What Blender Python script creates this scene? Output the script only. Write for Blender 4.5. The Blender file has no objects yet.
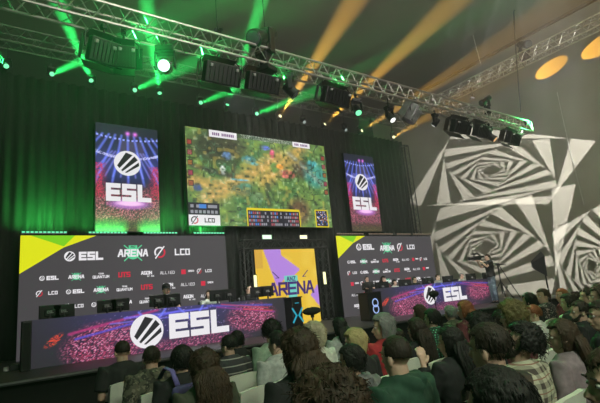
import bpy, bmesh, math, random
import numpy as np
from mathutils import Vector, Matrix, Euler, noise
random.seed(7)
R = math.radians
col = bpy.context.scene.collection
sc = bpy.context.scene
# ------------------------------------------------------------ camera
F, YAW, PITCH, ROLL = 451.83, 0.628352, 0.209315, -0.0948277
CAM = Vector((0, 0, 1.55))
cy, sy = math.cos(YAW), math.sin(YAW)
fw = Vector((sy*math.cos(PITCH), cy*math.cos(PITCH), math.sin(PITCH)))
r0 = Vector((cy, -sy, 0)); u0 = r0.cross(fw)
rt = r0*math.cos(ROLL) + u0*math.sin(ROLL)
up = -r0*math.sin(ROLL) + u0*math.cos(ROLL)
cd = bpy.data.cameras.new('camera'); cam = bpy.data.objects.new('camera', cd); col.objects.link(cam)
cd.sensor_width = 36; cd.lens = F/600*36; cd.clip_start = 0.05; cd.clip_end = 200
M = Matrix((rt, up, -fw)).transposed().to_4x4(); M.translation = CAM; cam.matrix_world = M
sc.camera = cam
sc.view_settings.view_transform = 'Standard'; sc.view_settings.look = 'None'
sc.view_settings.gamma = 1; sc.view_settings.use_curve_mapping = False; sc.view_settings.exposure = 0.0
def ray(x, y): return fw*F + rt*(x-300) - up*(y-201.5)
def atY(x, y, Y): d = ray(x, y); return CAM + d*(Y/d.y)
def atX(x, y, X): d = ray(x, y); return CAM + d*(X/d.x)
def atZ(x, y, Z): d = ray(x, y); return CAM + d*((Z-CAM.z)/d.z)
# ------------------------------------------------------------ helpers
def lin(c): return tuple(((v/255)/12.92 if v/255 <= .04045 else ((v/255+.055)/1.055)**2.4) for v in c)
MATS = {}
def mat(name, c, rough=.6, metal=0, var=.15, scale=8, emit=None, es=1, bump=0, spec=.5):
    if name in MATS: return MATS[name]
    m = bpy.data.materials.new(name); m.use_nodes = True; nt = m.node_tree; b = nt.nodes['Principled BSDF']
    b.inputs['Roughness'].default_value = rough; b.inputs['Metallic'].default_value = metal
    b.inputs['Specular IOR Level'].default_value = spec
    if var > 0:
        tc = nt.nodes.new('ShaderNodeTexCoord'); n = nt.nodes.new('ShaderNodeTexNoise'); n.inputs['Scale'].default_value = scale
        n.inputs['Detail'].default_value = 4
        cr = nt.nodes.new('ShaderNodeValToRGB')
        cr.color_ramp.elements[0].color = (*[v*(1-var) for v in c], 1); cr.color_ramp.elements[1].color = (*[min(1, v*(1+var)) for v in c], 1)
        cr.color_ramp.elements[0].position = .3; cr.color_ramp.elements[1].position = .7
        nt.links.new(tc.outputs['Object'], n.inputs['Vector']); nt.links.new(n.outputs['Fac'], cr.inputs['Fac'])
        nt.links.new(cr.outputs['Color'], b.inputs['Base Color'])
        if bump:
            bp = nt.nodes.new('ShaderNodeBump'); bp.inputs['Strength'].default_value = bump
            nt.links.new(n.outputs['Fac'], bp.inputs['Height']); nt.links.new(bp.outputs['Normal'], b.inputs['Normal'])
    else: b.inputs['Base Color'].default_value = (*c, 1)
    if emit is not None:
        b.inputs['Emission Color'].default_value = (*emit, 1); b.inputs['Emission Strength'].default_value = es
        b.inputs['Base Color'].default_value = (.02, .02, .02, 1); b.inputs['Specular IOR Level'].default_value = .1
    MATS[name] = m; return m
def emat(name, c, s=1): return mat(name, (0, 0, 0), .6, var=0, emit=lin(c), es=s)
def tag(o, label=None, cat=None, group=None, kind=None):
    if label: o['label'] = label
    if cat: o['category'] = cat
    if group: o['group'] = group
    if kind: o['kind'] = kind
    return o
def empty(name, loc=(0, 0, 0), rz=0, parent=None):
    o = bpy.data.objects.new(name, None); col.objects.link(o); o.location = loc; o.rotation_euler = (0, 0, rz)
    o.empty_display_size = .1
    if parent: o.parent = parent
    return o
def thing(name, label, cat, loc=(0, 0, 0), rz=0, group=None):
    return tag(empty(name, loc, rz), label, cat, group)
def link(name, me, m=None, parent=None, smooth=False):
    o = bpy.data.objects.new(name, me); col.objects.link(o)
    if m:
        for mm in (m if isinstance(m, (list, tuple)) else [m]): me.materials.append(mm)
    if parent: o.parent = parent
    if smooth: me.polygons.foreach_set('use_smooth', [True]*len(me.polygons))
    return o
class MB:
    def __init__(s): s.v = []; s.f = []; s.mi = []; s.cm = 0
    def add(s, vs, fs):
        n = len(s.v); s.v += [tuple(v) for v in vs]; s.f += [tuple(i+n for i in f) for f in fs]; s.mi += [s.cm]*len(fs); return s
    def box(s, c, d, rot=None, bev=0):
        hx, hy, hz = d[0]/2, d[1]/2, d[2]/2
        if bev:
            b = min(bev, hx*.9, hy*.9, hz*.9); bm = bmesh.new(); bmesh.ops.create_cube(bm, size=1)
            for v in bm.verts: v.co = Vector((v.co.x*d[0], v.co.y*d[1], v.co.z*d[2]))
            bmesh.ops.bevel(bm, geom=bm.edges[:], offset=b, segments=2, affect='EDGES', profile=.5)
            bm.verts.index_update(); vs = [v.co.copy() for v in bm.verts]; fs = [[v.index for v in f.verts] for f in bm.faces]; bm.free()
        else:
            vs = [Vector((x*hx, y*hy, z*hz)) for x in (-1, 1) for y in (-1, 1) for z in (-1, 1)]
            fs = [(0, 1, 3, 2), (4, 6, 7, 5), (0, 4, 5, 1), (2, 3, 7, 6), (0, 2, 6, 4), (1, 5, 7, 3)]
        if rot is not None: vs = [rot @ v for v in vs]
        return s.add([v+Vector(c) for v in vs], fs)
    def tube(s, a, b, r, r2=None, n=6, caps=True):
        a = Vector(a); b = Vector(b); r2 = r if r2 is None else r2; d = (b-a)
        if d.length < 1e-6: return s
        q = d.to_track_quat('Z', 'Y'); vs = []
        for k in range(n):
            t = 2*math.pi*k/n; o = Vector((math.cos(t), math.sin(t), 0)); vs.append(a+q@(o*r)); vs.append(b+q@(o*r2))
        fs = [(2*k, 2*((k+1) % n), 2*((k+1) % n)+1, 2*k+1) for k in range(n)]
        if caps: fs += [tuple(2*k for k in range(n))[::-1], tuple(2*k+1 for k in range(n))]
        return s.add(vs, fs)
    def path(s, pts, rads, n=8):
        # closed loft of elliptical rings; pts vectors, rads (rx, ry) or r
        pts = [Vector(p) for p in pts]; vs = []; m = len(pts); prev = None
        for i, p in enumerate(pts):
            d = (pts[min(i+1, m-1)]-pts[max(i-1, 0)]).normalized()
            ref = Vector((1, 0, 0)) if abs(d.x) < .9 else Vector((0, 1, 0))
            y = d.cross(ref).normalized(); x = y.cross(d).normalized()
            rr = rads[i]; rx, ry = rr if isinstance(rr, (tuple, list)) else (rr, rr)
            for k in range(n):
                t = 2*math.pi*k/n; vs.append(p + x*math.cos(t)*rx + y*math.sin(t)*ry)
        fs = [(i*n+k, i*n+(k+1) % n, (i+1)*n+(k+1) % n, (i+1)*n+k) for i in range(m-1) for k in range(n)]
        fs += [tuple(range(n))[::-1], tuple((m-1)*n+k for k in range(n))]
        return s.add(vs, fs)
    def ell(s, c, r, u=14, v=9, rot=None):
        vs = []; c = Vector(c)
        for i in range(v+1):
            p = math.pi*i/v
            for k in range(u):
                t = 2*math.pi*k/u; q = Vector((r[0]*math.sin(p)*math.cos(t), r[1]*math.sin(p)*math.sin(t), r[2]*math.cos(p)))
                if rot is not None: q = rot @ q
                vs.append(c+q)
        fs = [(i*u+k, (i+1)*u+k, (i+1)*u+(k+1) % u, i*u+(k+1) % u) for i in range(v) for k in range(u)]
        return s.add(vs, fs)
    def lathe(s, prof, n=20, mtx=None):
        vs = []; m = len(prof)
        for r, z in prof:
            for k in range(n):
                t = 2*math.pi*k/n; q = Vector((r*math.cos(t), r*math.sin(t), z)); vs.append(mtx @ q if mtx else q)
        fs = [(i*n+k, i*n+(k+1) % n, (i+1)*n+(k+1) % n, (i+1)*n+k) for i in range(m-1) for k in range(n)]
        fs += [tuple(range(n))[::-1], tuple((m-1)*n+k for k in range(n))]
        return s.add(vs, fs)
    def prism(s, poly, y0, y1):   # polygon in XZ, extruded along y
        n = len(poly); vs = [(p[0], y0, p[1]) for p in poly]+[(p[0], y1, p[1]) for p in poly]
        fs = [tuple(range(n)), tuple(range(2*n-1, n-1, -1))]+[(i, i+n, (i+1) % n+n, (i+1) % n) for i in range(n)]
        return s.add(vs, fs)
    def mesh(s, name):
        me = bpy.data.meshes.new(name); me.from_pydata(s.v, [], s.f); me.update(); return me
    def build(s, name, m=None, parent=None, smooth=False, fix=True):
        me = s.mesh(name)
        if fix:
            bm = bmesh.new(); bm.from_mesh(me); bmesh.ops.remove_doubles(bm, verts=bm.verts, dist=1e-6); bmesh.ops.recalc_face_normals(bm, faces=bm.faces); bm.to_mesh(me); bm.free()
        o = link(name, me, m, parent, smooth)
        if isinstance(m, (list, tuple)) and len(me.polygons) == len(s.mi): me.polygons.foreach_set('material_index', s.mi)
        return o
def remesh(mb, name, vox, smooth=4, disp=0, dscale=6):
    me = mb.mesh(name); bm = bmesh.new(); bm.from_mesh(me); bmesh.ops.recalc_face_normals(bm, faces=bm.faces); bm.to_mesh(me); bm.free()
    o = bpy.data.objects.new(name, me); col.objects.link(o)
    r = o.modifiers.new('r', 'REMESH'); r.mode = 'VOXEL'; r.voxel_size = vox; r.adaptivity = 0
    if smooth: sm = o.modifiers.new('s', 'SMOOTH'); sm.iterations = smooth; sm.factor = .5
    dg = bpy.context.evaluated_depsgraph_get(); out = bpy.data.meshes.new_from_object(o.evaluated_get(dg)); out.name = name
    bpy.data.objects.remove(o); bpy.data.meshes.remove(me)
    if disp:
        for v in out.vertices:
            n = noise.noise(v.co*dscale)+.5*noise.noise(v.co*dscale*2.3); v.co += v.normal*n*disp
    out.polygons.foreach_set('use_smooth', [True]*len(out.polygons)); return out
# ------------------------------------------------------------ setting
def plane_obj(name, vs, m, thick=None, parent=None):
    mb = MB(); mb.add(vs, [tuple(range(len(vs)))]); o = mb.build(name, m, parent, fix=False); return o
X0, X1, Y0, Y1, ZC = -7, 20, -9, 19, 12.3
def slab(name, a, b, m):
    mb = MB(); c = [(a[i]+b[i])/2 for i in range(3)]; d = [abs(b[i]-a[i]) for i in range(3)]
    mb.box(c, d); o = mb.build(name, m); o['kind'] = 'structure'; return o
wallm = mat('painted_wall', (.22, .207, .17), .85, scale=.5, var=.12)
darkwall = mat('dark_wall', (.03, .03, .028), .9, scale=.6)
slab('floor', (X0, Y0, -.2), (X1, Y1, 0), mat('dark_carpet', (.02, .02, .02), .95, scale=40))
slab('ceiling', (X0, Y0, ZC), (X1, Y1, ZC+.2), mat('ceiling_paint', (.20, .185, .155), .9, scale=.3, var=.1))
slab('wall_right', (X1, Y0, -.2), (X1+.2, Y1, ZC+.2), wallm)
slab('wall_back', (X0, Y1, -.2), (X1+.2, Y1+.2, ZC+.2), darkwall)
slab('wall_left', (X0-.2, Y0, -.2), (X0, Y1+.2, ZC+.2), darkwall)
slab('wall_rear', (X0, Y0-.2, -.2), (X1+.2, Y0, ZC+.2), darkwall)
# stage
ZS = .71; YE = 8.6; YB = 13.0
black = mat('black_paint', (.012, .012, .012), .6)
blackmet = mat('black_metal', (.02, .02, .022), .4, metal=.3)
dkplastic = mat('black_plastic', (.009, .009, .01), .4)
st = thing('stage', 'wide black stage platform with skirted front below the desks', 'stage', (0, YE, 0))
mb = MB(); mb.box((6.5, 3.2, ZS-.03), (25.5, 6.4, .06)); mb.build('deck', mat('stage_deck', (.035, .035, .037), .45, scale=3, bump=.02), st)
mb = MB(); mb.box((6.5, 3.25, (ZS-.06)/2), (25.3, 6.2, ZS-.06)); mb.build('skirt', mat('skirt_cloth', (.006, .006, .006), .95), st)
mb = MB(); mb.box((6.5, -.012, ZS-.02), (25.5, .02, .03)); mb.build('edge_trim', mat('edge_metal', (.25, .25, .25), .35, metal=.8), st)
# drapes
def drape(name, a, b, z0, z1, m, label, amp=.07, pitch=.28):
    a = Vector(a); b = Vector(b); L = (b-a).length; n = int(L/.05); d = (b-a)/L; nr = Vector((-d.y, d.x, 0)); mb = MB(); vs = []
    for i in range(n+1):
        t = i/n*L; w = amp*math.sin(2*math.pi*t/pitch+noise.noise(Vector((t*.6, 3, 1)))*2)*(1+.3*noise.noise(Vector((t, 0, 0))))
        for z in (z0, z0+.3*(z1-z0), z0+.7*(z1-z0), z1):
            p = a+d*t+nr*w; vs.append((p.x, p.y, z))
    mb.add(vs, [(4*i+k, 4*i+4+k, 4*i+5+k, 4*i+1+k) for i in range(n) for k in range(3)])
    o = mb.build(name, m, smooth=True); sdf = o.modifiers.new('t', 'SOLIDIFY'); sdf.thickness = .008
    return tag(o, label, 'curtain')
dm = mat('drape_cloth', (.015, .017, .015), .95, scale=4)
ztop = 8.3
xr = atY(409, 200, 13.6).x
drape('stage_curtain', (-6.8, 13.6, 0), (xr, 13.6, 0), .72, ztop, dm, 'black pleated curtain hanging across the whole back of the stage')
drape('side_curtain', (-6.8, 12.0, 0), (.35, 12.4, 0), .72, 8.1, dm, 'black pleated curtain hanging left of the sponsor wall')
# ------------------------------------------------------------ stroke font (4 wide x 6 high)
GL = {'A': [[(0, 0), (1.6, 6), (2.4, 6), (4, 0)], [(.8, 2), (3.2, 2)]], 'B': [[(0, 0), (0, 6), (3.4, 6), (3.4, 3.2), (0, 3.2)], [(3.4, 3.2), (4, 2.6), (4, 0), (0, 0)]],
 'C': [[(4, 6), (0, 6), (0, 0), (4, 0)]], 'D': [[(0, 0), (0, 6), (3, 6), (4, 5), (4, 1), (3, 0), (0, 0)]], 'E': [[(4, 6), (0, 6), (0, 0), (4, 0)], [(0, 3), (3.6, 3)]],
 'G': [[(4, 6), (0, 6), (0, 0), (4, 0), (4, 2.8), (2.2, 2.8)]], 'I': [[(2, 0), (2, 6)]], 'L': [[(0, 6), (0, 0), (4, 0)]], 'M': [[(0, 0), (0, 6), (2, 2.6), (4, 6), (4, 0)]],
 'N': [[(0, 0), (0, 6), (4, 0), (4, 6)]], 'O': [[(0, 0), (0, 6), (4, 6), (4, 0), (0, 0)]], 'P': [[(0, 0), (0, 6), (4, 6), (4, 2.6), (0, 2.6)]], 'Q': [[(0, 0), (0, 6), (4, 6), (4, 0), (0, 0)], [(2.4, 1.6), (4.4, -.8)]],
 'R': [[(0, 0), (0, 6), (4, 6), (4, 2.8), (0, 2.8)], [(2, 2.8), (4, 0)]], 'S': [[(4, 6), (0, 6), (0, 3), (4, 3), (4, 0), (0, 0)]], 'T': [[(0, 6), (4, 6)], [(2, 6), (2, 0)]],
 'U': [[(0, 6), (0, 0), (4, 0), (4, 6)]], 'X': [[(0, 0), (4, 6)], [(0, 6), (4, 0)]], 'Y': [[(0, 6), (2, 3), (4, 6)], [(2, 3), (2, 0)]], 'Z': [[(0, 6), (4, 6), (0, 0), (4, 0)]], ' ': []}
def stroke(mb, pts, w, y, th=.006):
    for i in range(len(pts)-1):
        a = Vector((pts[i][0], 0, pts[i][1])); b = Vector((pts[i+1][0], 0, pts[i+1][1])); d = (b-a).normalized(); n = Vector((-d.z, 0, d.x))*w/2
        # extend by half width for square joints on axis aligned strokes
        e = d*w/2
        q = [a-e+n, a-e-n, b+e-n, b+e+n]; mb.prism([(p.x, p.z) for p in q], y-th, y)
def text(mb, s, x, z, h, w=1.25, y=0, track=2.1, slant=0, cw=1.0, th=.006):
    # centred at x,z ; h glyph height; w stroke width in glyph units
    k = h/(6+w); adv = (4*cw+track)*k; tot = adv*len(s)-track*k; cx = x-tot/2; z0 = z-3*k
    for ch in s:
        for pl in GL[ch]:
            pts = [(cx+(p[0]*cw+slant*p[1])*k, z0+p[1]*k) for p in pl]; stroke(mb, pts, w*k, y, th)
        cx += adv
    return tot
def disc(mb, x, z, r, y, n=28, th=.006): mb.prism([(x+r*math.cos(2*math.pi*i/n), z+r*math.sin(2*math.pi*i/n)) for i in range(n)], y-th, y)
def ringarc(mb, x, z, r1, r2, a0, a1, y, n=20, th=.006):
    for i in range(n):
        t0 = a0+(a1-a0)*i/n; t1 = a0+(a1-a0)*(i+1)/n
        mb.prism([(x+r1*math.cos(t0), z+r1*math.sin(t0)), (x+r2*math.cos(t0), z+r2*math.sin(t0)), (x+r2*math.cos(t1), z+r2*math.sin(t1)), (x+r1*math.cos(t1), z+r1*math.sin(t1))], y-th, y)
white_e = emat('led_white', (235, 232, 236), 1.0); red_e = emat('led_red', (205, 30, 62)); green_e = emat('led_mint', (90, 205, 150)); ink_e = emat('led_ink', (38, 36, 42))
def esl_mark(mb, x, z, r, y, th=.006):   # disc in material 0, slashes material 1
    mb.cm = 0; disc(mb, x, z, r, y, th=th); mb.cm = 1; yy = y-th
    a = R(-38)
    def rotp(p): return (x+(p[0]*math.cos(a)-p[1]*math.sin(a))*r, z+(p[0]*math.sin(a)+p[1]*math.cos(a))*r)
    for poly in ([(-.46, -.66), (-.2, -.72), (-.12, .78), (-.62, .6)], [(-.02, -.76), (.12, -.76), (.42, .72), (.04, .80)], [(.3, -.72), (.42, -.66), (.78, .42), (.58, .62)]):
        mb.prism([rotp(p) for p in poly], yy-th*.5, yy)
    mb.cm = 0
def esl_logo(name, x, z, h, y, parent, mark=True, gap=1.0, th=.006):
    mb = MB(); r = h*.62
    if mark: esl_mark(mb, x-h*1.85, z, r, y, th)
    text(mb, 'ESL', x+h*.6, z, h*1.08, w=2.05, y=y, track=2.7, cw=1.15, th=th)
    return mb.build(name, [white_e, ink_e], parent, fix=False)
def lco_logo(name, x, z, h, y, parent, m=None):
    mb = MB(); cx = x-h*1.9; r = h*.6
    mb.cm = 0; ringarc(mb, cx, z, r*.72, r, R(60), R(215), y); mb.cm = 1; ringarc(mb, cx, z, r*.72, r, R(250), R(395), y)
    mb.cm = 0; stroke(mb, [(cx-r*.75, z-r), (cx+r*.75, z+r)], h*.13, y-.001)
    text(mb, 'LCO', x+h*.6, z, h*.72, w=1.5, y=y, track=2.2)
    return mb.build(name, m or [white_e, red_e], parent, fix=False)
def arena_logo(name, x, z, h, y, parent):
    mb = MB(); mb.cm = 1; disc(mb, x, z, h*.85, y+.004)
    for s in (-1, 1): stroke(mb, [(x-s*h*1.1, z-h*1.0), (x+s*h*1.1, z+h*1.0)], h*.14, y+.003)
    mb.box((x, y-.001, z+h*.82), (h*1.1, .008, h*.4))
    mb.cm = 0; text(mb, 'ARENA', x, z, h, w=1.5, y=y, track=2.0, slant=.08)
    mb.cm = 2; text(mb, 'ANZ', x, z+h*.82, h*.26, w=1.2, y=y-.006)
    return mb.build(name, [white_e, green_e, ink_e], parent, fix=False)
def word_logo(name, s, x, z, h, y, parent, m, sub=None, w=1.3, ld=0):
    mb = MB(); text(mb, s, x, z, h, w=w, y=y, track=1.8)
    if sub == 'team': text(mb, 'TEAM', x, z+h*1.1, h*.55, w=1.4, y=y)
    if sub == 'aoc': text(mb, 'BY AOC', x+h*1.2, z-h*.95, h*.4, w=1.2, y=y)
    return mb.build(name, m, parent, fix=False)
def prime_logo(name, x, z, h, y, parent):
    mb = MB(); mb.cm = 1; mb.box((x-h*1.3, y-.003, z), (h*1.5, .006, h*1.5)); mb.cm = 0; text(mb, 'OMEN', x+h*1.3, z+h*.2, h*.62, w=1.4, y=y)
    return mb.build(name, [white_e, red_e], parent, fix=False)
# ------------------------------------------------------------ led pictures
def vnoise(u, v, s, seed):
    rs = np.random.RandomState(seed); n = 64; g = rs.rand(n, n); x = u*s; y = v*s; xi = np.floor(x).astype(int); yi = np.floor(y).astype(int); fx = x-xi; fy = y-yi
    fx = fx*fx*(3-2*fx); fy = fy*fy*(3-2*fy); a = g[xi % n, yi % n]; b = g[(xi+1) % n, yi % n]; c = g[xi % n, (yi+1) % n]; d = g[(xi+1) % n, (yi+1) % n]
    return (a*(1-fx)+b*fx)*(1-fy)+(c*(1-fx)+d*fx)*fy
def led_mat():
    m = bpy.data.materials.new('led_picture'); m.use_nodes = True; nt = m.node_tree; b = nt.nodes['Principled BSDF']
    at = nt.nodes.new('ShaderNodeVertexColor'); at.layer_name = 'picture'; nt.links.new(at.outputs['Color'], b.inputs['Emission Color'])
    b.inputs['Emission Strength'].default_value = 1; b.inputs['Base Color'].default_value = (.015, .015, .015, 1); b.inputs['Roughness'].default_value = .6
    return m
LED = led_mat()
def picture(name, x0, z0, w, h, y, nx, nz, rgb, parent):
    # rgb: (nx+1)(nz+1) x3 array display values 0..255
    xs = np.linspace(x0, x0+w, nx+1); zs = np.linspace(z0, z0+h, nz+1); XX, ZZ = np.meshgrid(xs, zs)
    vs = np.stack([XX.ravel(), np.full(XX.size, y), ZZ.ravel()], 1); i = np.arange(nz)[:, None]*(nx+1)+np.arange(nx)[None]; i = i.ravel()
    fs = np.stack([i, i+1, i+nx+2, i+nx+1], 1)
    me = bpy.data.meshes.new(name); me.from_pydata(vs.tolist(), [], fs.tolist()); c = np.clip(rgb, 0, 255)/255.
    c = np.where(c <= .04045, c/12.92, ((c+.055)/1.055)**2.4); a = me.color_attributes.new('picture', 'FLOAT_COLOR', 'POINT')
    a.data.foreach_set('color', np.concatenate([c.reshape(-1, 3), np.ones((c.size//3, 1))], 1).ravel()); return link(name, me, LED, parent)
def grid(nx, nz):
    u, v = np.meshgrid(np.linspace(0, 1, nx+1), np.linspace(0, 1, nz+1)); return u, v
def over(img, mask, c):
    m = np.clip(mask, 0, 1)[..., None]; return img*(1-m)+np.array(c)*m
def seg(u, v, a, b, w, asp=1):
    ax, ay, bx, by = a[0]*asp, a[1], b[0]*asp, b[1]; px = u*asp-ax; py = v-ay; dx = bx-ax; dy = by-ay
    t = np.clip((px*dx+py*dy)/(dx*dx+dy*dy), 0, 1); d = np.hypot(px-t*dx, py-t*dy); return np.clip(1.3-d/w, 0, 1)
# --- desk artwork
def desk_art(nx, nz, asp, seed, flip=False):
    u, v = grid(nx, nz); rs = np.random.RandomState(seed); img = np.ones((nz+1, nx+1, 3))*np.array([40, 37, 44]); U = u
    blue = np.exp(-((U-.45)/.3)**2)*np.clip((v+.15), 0, 1); img = over(img, blue*.7, (60, 54, 150))
    img = over(img, np.exp(-((U-.52)/.28)**4)*.3, (50, 38, 90))
    def crowd(cx, cz, rx, rz, dens):
        d = ((U-cx)/rx)**2+((v-cz)/rz)**2; return np.clip(1.5-d, 0, 1)*dens
    cr = np.maximum(crowd(.24, .28, .13, .5, 1), crowd(.82, .55, .11, .36, 1)); cr = np.maximum(cr, crowd(.36, .55, .06, .28, .8)); cr = np.maximum(cr, crowd(.56, .0, .22, .28, .7))
    dots = rs.rand(nz+1, nx+1); img = over(img, cr*.45, (70, 26, 56))
    img = over(img, cr*(dots > .60)*.75, (206, 70, 112)); img = over(img, cr*(dots > .88), (245, 150, 190)); img = over(img, cr*(dots < .2)*.8, (50, 20, 60))
    for a, b, w, c in (((.12, .62), (.42, .97), .035, (190, 50, 120)), ((.14, .5), (.5, .9), .03, (90, 80, 220)), ((.3, .85), (.62, .9), .03, (110, 110, 250)), ((.35, .95), (.4, .6), .03, (120, 130, 255)),
                       ((.45, .98), (.4, .6), .03, (120, 130, 255)), ((.5, .98), (.56, .6), .03, (120, 130, 255)), ((.6, .98), (.56, .6), .03, (120, 130, 255)), ((.62, .95), (.92, .82), .03, (80, 80, 200)),
                       ((.66, .9), (.93, .62), .025, (150, 50, 150)), ((.25, .75), (.6, .78), .02, (120, 110, 230)), ((.78, .78), (.92, .66), .02, (225, 70, 70)), ((.68, .96), (.9, .75), .02, (200, 60, 90))):
        img = over(img, seg(u, v, a, b, w, asp)*.8, c)
    sp = (rs.rand(nz+1, nx+1) > .97)*(cr < .4)*np.exp(-((U-.5)/.3)**4); img = over(img, sp*.8, (190, 170, 230))
    img = over(img, ((rs.rand(nz+1, nx+1) > .5)*np.clip(1.6-((U-.075)/.025)**2-((v-.52-(U-.075)*4)/.09)**2, 0, 1)), (225, 70, 50))
    return img
def arena_art(nx, nz, seed):
    u, v = grid(nx, nz); rs = np.random.RandomState(seed); img = np.ones((nz+1, nx+1, 3))*np.array([34, 30, 64]); asp = .55
    img = over(img, np.exp(-((v-.62)/.2)**2)*.8, (58, 62, 150)); img = over(img, (np.abs(v-.78) < .07)*(np.abs(u-.56) < .2)*.7, (96, 84, 120))
    for k in range(-5, 6):
        img = over(img, seg(u, v, (.5+.1*k, .9), (.5+.26*k, .42), .014, asp)*.75, (105, 125, 245)); img = over(img, seg(u, v, (.5+.12*k, .5), (.5+.05*k, .74), .010, asp)*.6, (150, 150, 250))
    ring = np.abs(v-.68-.05*(2*u-1)**2) < .012; img = over(img, ring*(rs.rand(nz+1, nx+1) > .3), (190, 190, 250)); img = over(img, (np.abs(v-.86-.03*(2*u-1)**2) < .009)*(np.sin(u*90) > 0), (150, 160, 255))
    d = rs.rand(nz+1, nx+1); lo = np.clip((.46-v)*8, 0, 1); img = over(img, lo*.8, (70, 30, 60)); img = over(img, lo*(d > .6), (170, 60, 95)); img = over(img, lo*(d > .85), (220, 130, 150)); img = over(img, lo*(d < .25), (40, 60, 60))
    side = np.clip((np.abs(u-.5)-.3)*8, 0, 1)*(v < .62)*(v > .3); img = over(img, side*(d > .5), (210, 40, 90))
    bot = np.clip((.12-v)*12, 0, 1); img = over(img, bot*.85, (70, 62, 40)); img = over(img, bot*(d > .75), (130, 120, 70))
    img = over(img, np.clip(1.5-((u-.52)/.33)**2-((v-.25)/.05)**2, 0, 1)*.85, (190, 110, 210)); img = over(img, np.clip(1.4-((u-.52)/.22)**2-((v-.255)/.025)**2, 0, 1), (240, 190, 235))
    img = img*np.clip(.62+.5*(img.max(-1, keepdims=True)/255), .5, 1.05)
    for cx in (.5, .62): img = over(img, np.exp(-(((u-cx)*asp)**2+(v-.925)**2)/.0005), (255, 130, 250))
    return img
def game_art(nx, nz):
    u, v = grid(nx, nz); rs = np.random.RandomState(3); asp = 1.75; a = vnoise(u*asp, v, 5, 1); b = vnoise(u*asp, v, 14, 2); c = vnoise(u*asp, v, 34, 4)
    img = np.zeros((nz+1, nx+1, 3))+np.array([88, 118, 62]); img = over(img, (a-.45)*3, (62, 104, 58)); img = over(img, (b-.55)*1.8, (134, 156, 66))
    path = np.maximum(seg(u, v, (.12, .28), (.62, .78), .11, asp), seg(u, v, (.5, .5), (.8, .93), .10, asp)); path = np.maximum(path, seg(u, v, (0, .45), (.35, .38), .08, asp)); img = over(img, path*(.55+.4*c), (190, 146, 84))
    img = over(img, np.clip(1.3-((u-.20)/.19)**2-((v-.82)/.2)**2, 0, 1)*.85, (52, 50, 42)); img = over(img, np.clip(1.3-((u-.80)/.09)**2-((v-.68)/.13)**2, 0, 1)*.85, (74, 56, 48))
    img = over(img, np.clip(1.2-((u-.74)/.1)**2-((v-.18)/.17)**2, 0, 1)*.8, (92, 60, 48)); img = over(img, np.clip(1.3-((u-.90)/.10)**2-((v-.62)/.17)**2, 0, 1)*.8, (58, 142, 138))
    img = over(img, seg(u, v, (.7, .85), (.96, .5), .035, asp)*.7, (120, 130, 118)); img = over(img, seg(u, v, (.52, .5), (.52, .24), .045, asp)*(b > .4)*.8, (48, 62, 46)); img = over(img, seg(u, v, (.28, .40), (.46, .34), .05, asp)*(c > .4)*.8, (70, 88, 66))
    img = over(img, seg(u, v, (.03, .60), (.28, .52), .03, asp)*.8, (60, 58, 54)); img = over(img, seg(u, v, (.28, .52), (.3, .65), .03, asp)*.7, (66, 62, 52)); img = over(img, seg(u, v, (.56, .36), (.7, .4), .03, asp)*.6, (40, 74, 42))
    for x, z, rx, rz, cc in ((.40, .72, .05, .05, (60, 120, 130)), (.43, .68, .035, .02, (90, 180, 205)), (.68, .60, .06, .05, (150, 70, 70)), (.66, .57, .03, .02, (220, 120, 110)), (.58, .66, .035, .06, (86, 130, 66)), (.33, .49, .06, .012, (80, 170, 220)), (.57, .82, .02, .05, (200, 70, 110)), (.52, .88, .04, .03, (90, 110, 190)), (.25, .74, .03, .05, (80, 110, 150)), (.22, .58, .02, .05, (215, 215, 215)), (.36, .42, .05, .04, (70, 120, 100)), (.44, .30, .05, .06, (90, 120, 80)), (.06, .38, .03, .04, (50, 70, 130)), (.88, .76, .04, .04, (70, 160, 170)), (.62, .68, .03, .03, (230, 150, 60))):
        img = over(img, np.clip(1.4-((u-x)/rx)**2-((v-z)/rz)**2, 0, 1)*(.4+.9*c), cc)
    img = img*1.12*(.93+.14*rs.rand(nz+1, nx+1)[..., None])*(.85+.3*c[..., None]); img = over(img, np.clip((c-.8)*6, 0, 1)*.5, (220, 225, 190)); img = over(img, np.clip((.22-c)*6, 0, 1)*.6, (28, 36, 30))
    e = vnoise(u*asp, v, 11, 21); g2 = vnoise(u*asp, v, 20, 22); img = over(img, np.clip(1.4-np.abs(e-.5)/.022, 0, 1)*(1-path)*.75, (34, 52, 40)); img = over(img, np.clip(1.3-np.abs(g2-.42)/.03, 0, 1)*(a > .5)*.5, (92, 158, 120)); img = over(img, np.clip((g2-.72)*8, 0, 1)*.45, (206, 178, 84))
    img = over(img, (v > .955)*(u > .25)*(u < .83)*.6, (40, 55, 50)); dots = rs.rand(nz+1, nx+1)
    img = over(img, (v > .955)*(u > .35)*(u < .78)*(dots > .85), (210, 220, 210))
    for k in range(5):
        z = .84-.105*k
        for side in (.022, .978): img = over(img, (np.abs(u-side) < .016)*(np.abs(v-z) < .03), (60, 40, 44)); img = over(img, (np.abs(u-side) < .012)*(np.abs(v-z) < .022)*(.4+.6*dots), (190, 70+30*(k % 3), 60+40*(k % 2)))
    return img
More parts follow.
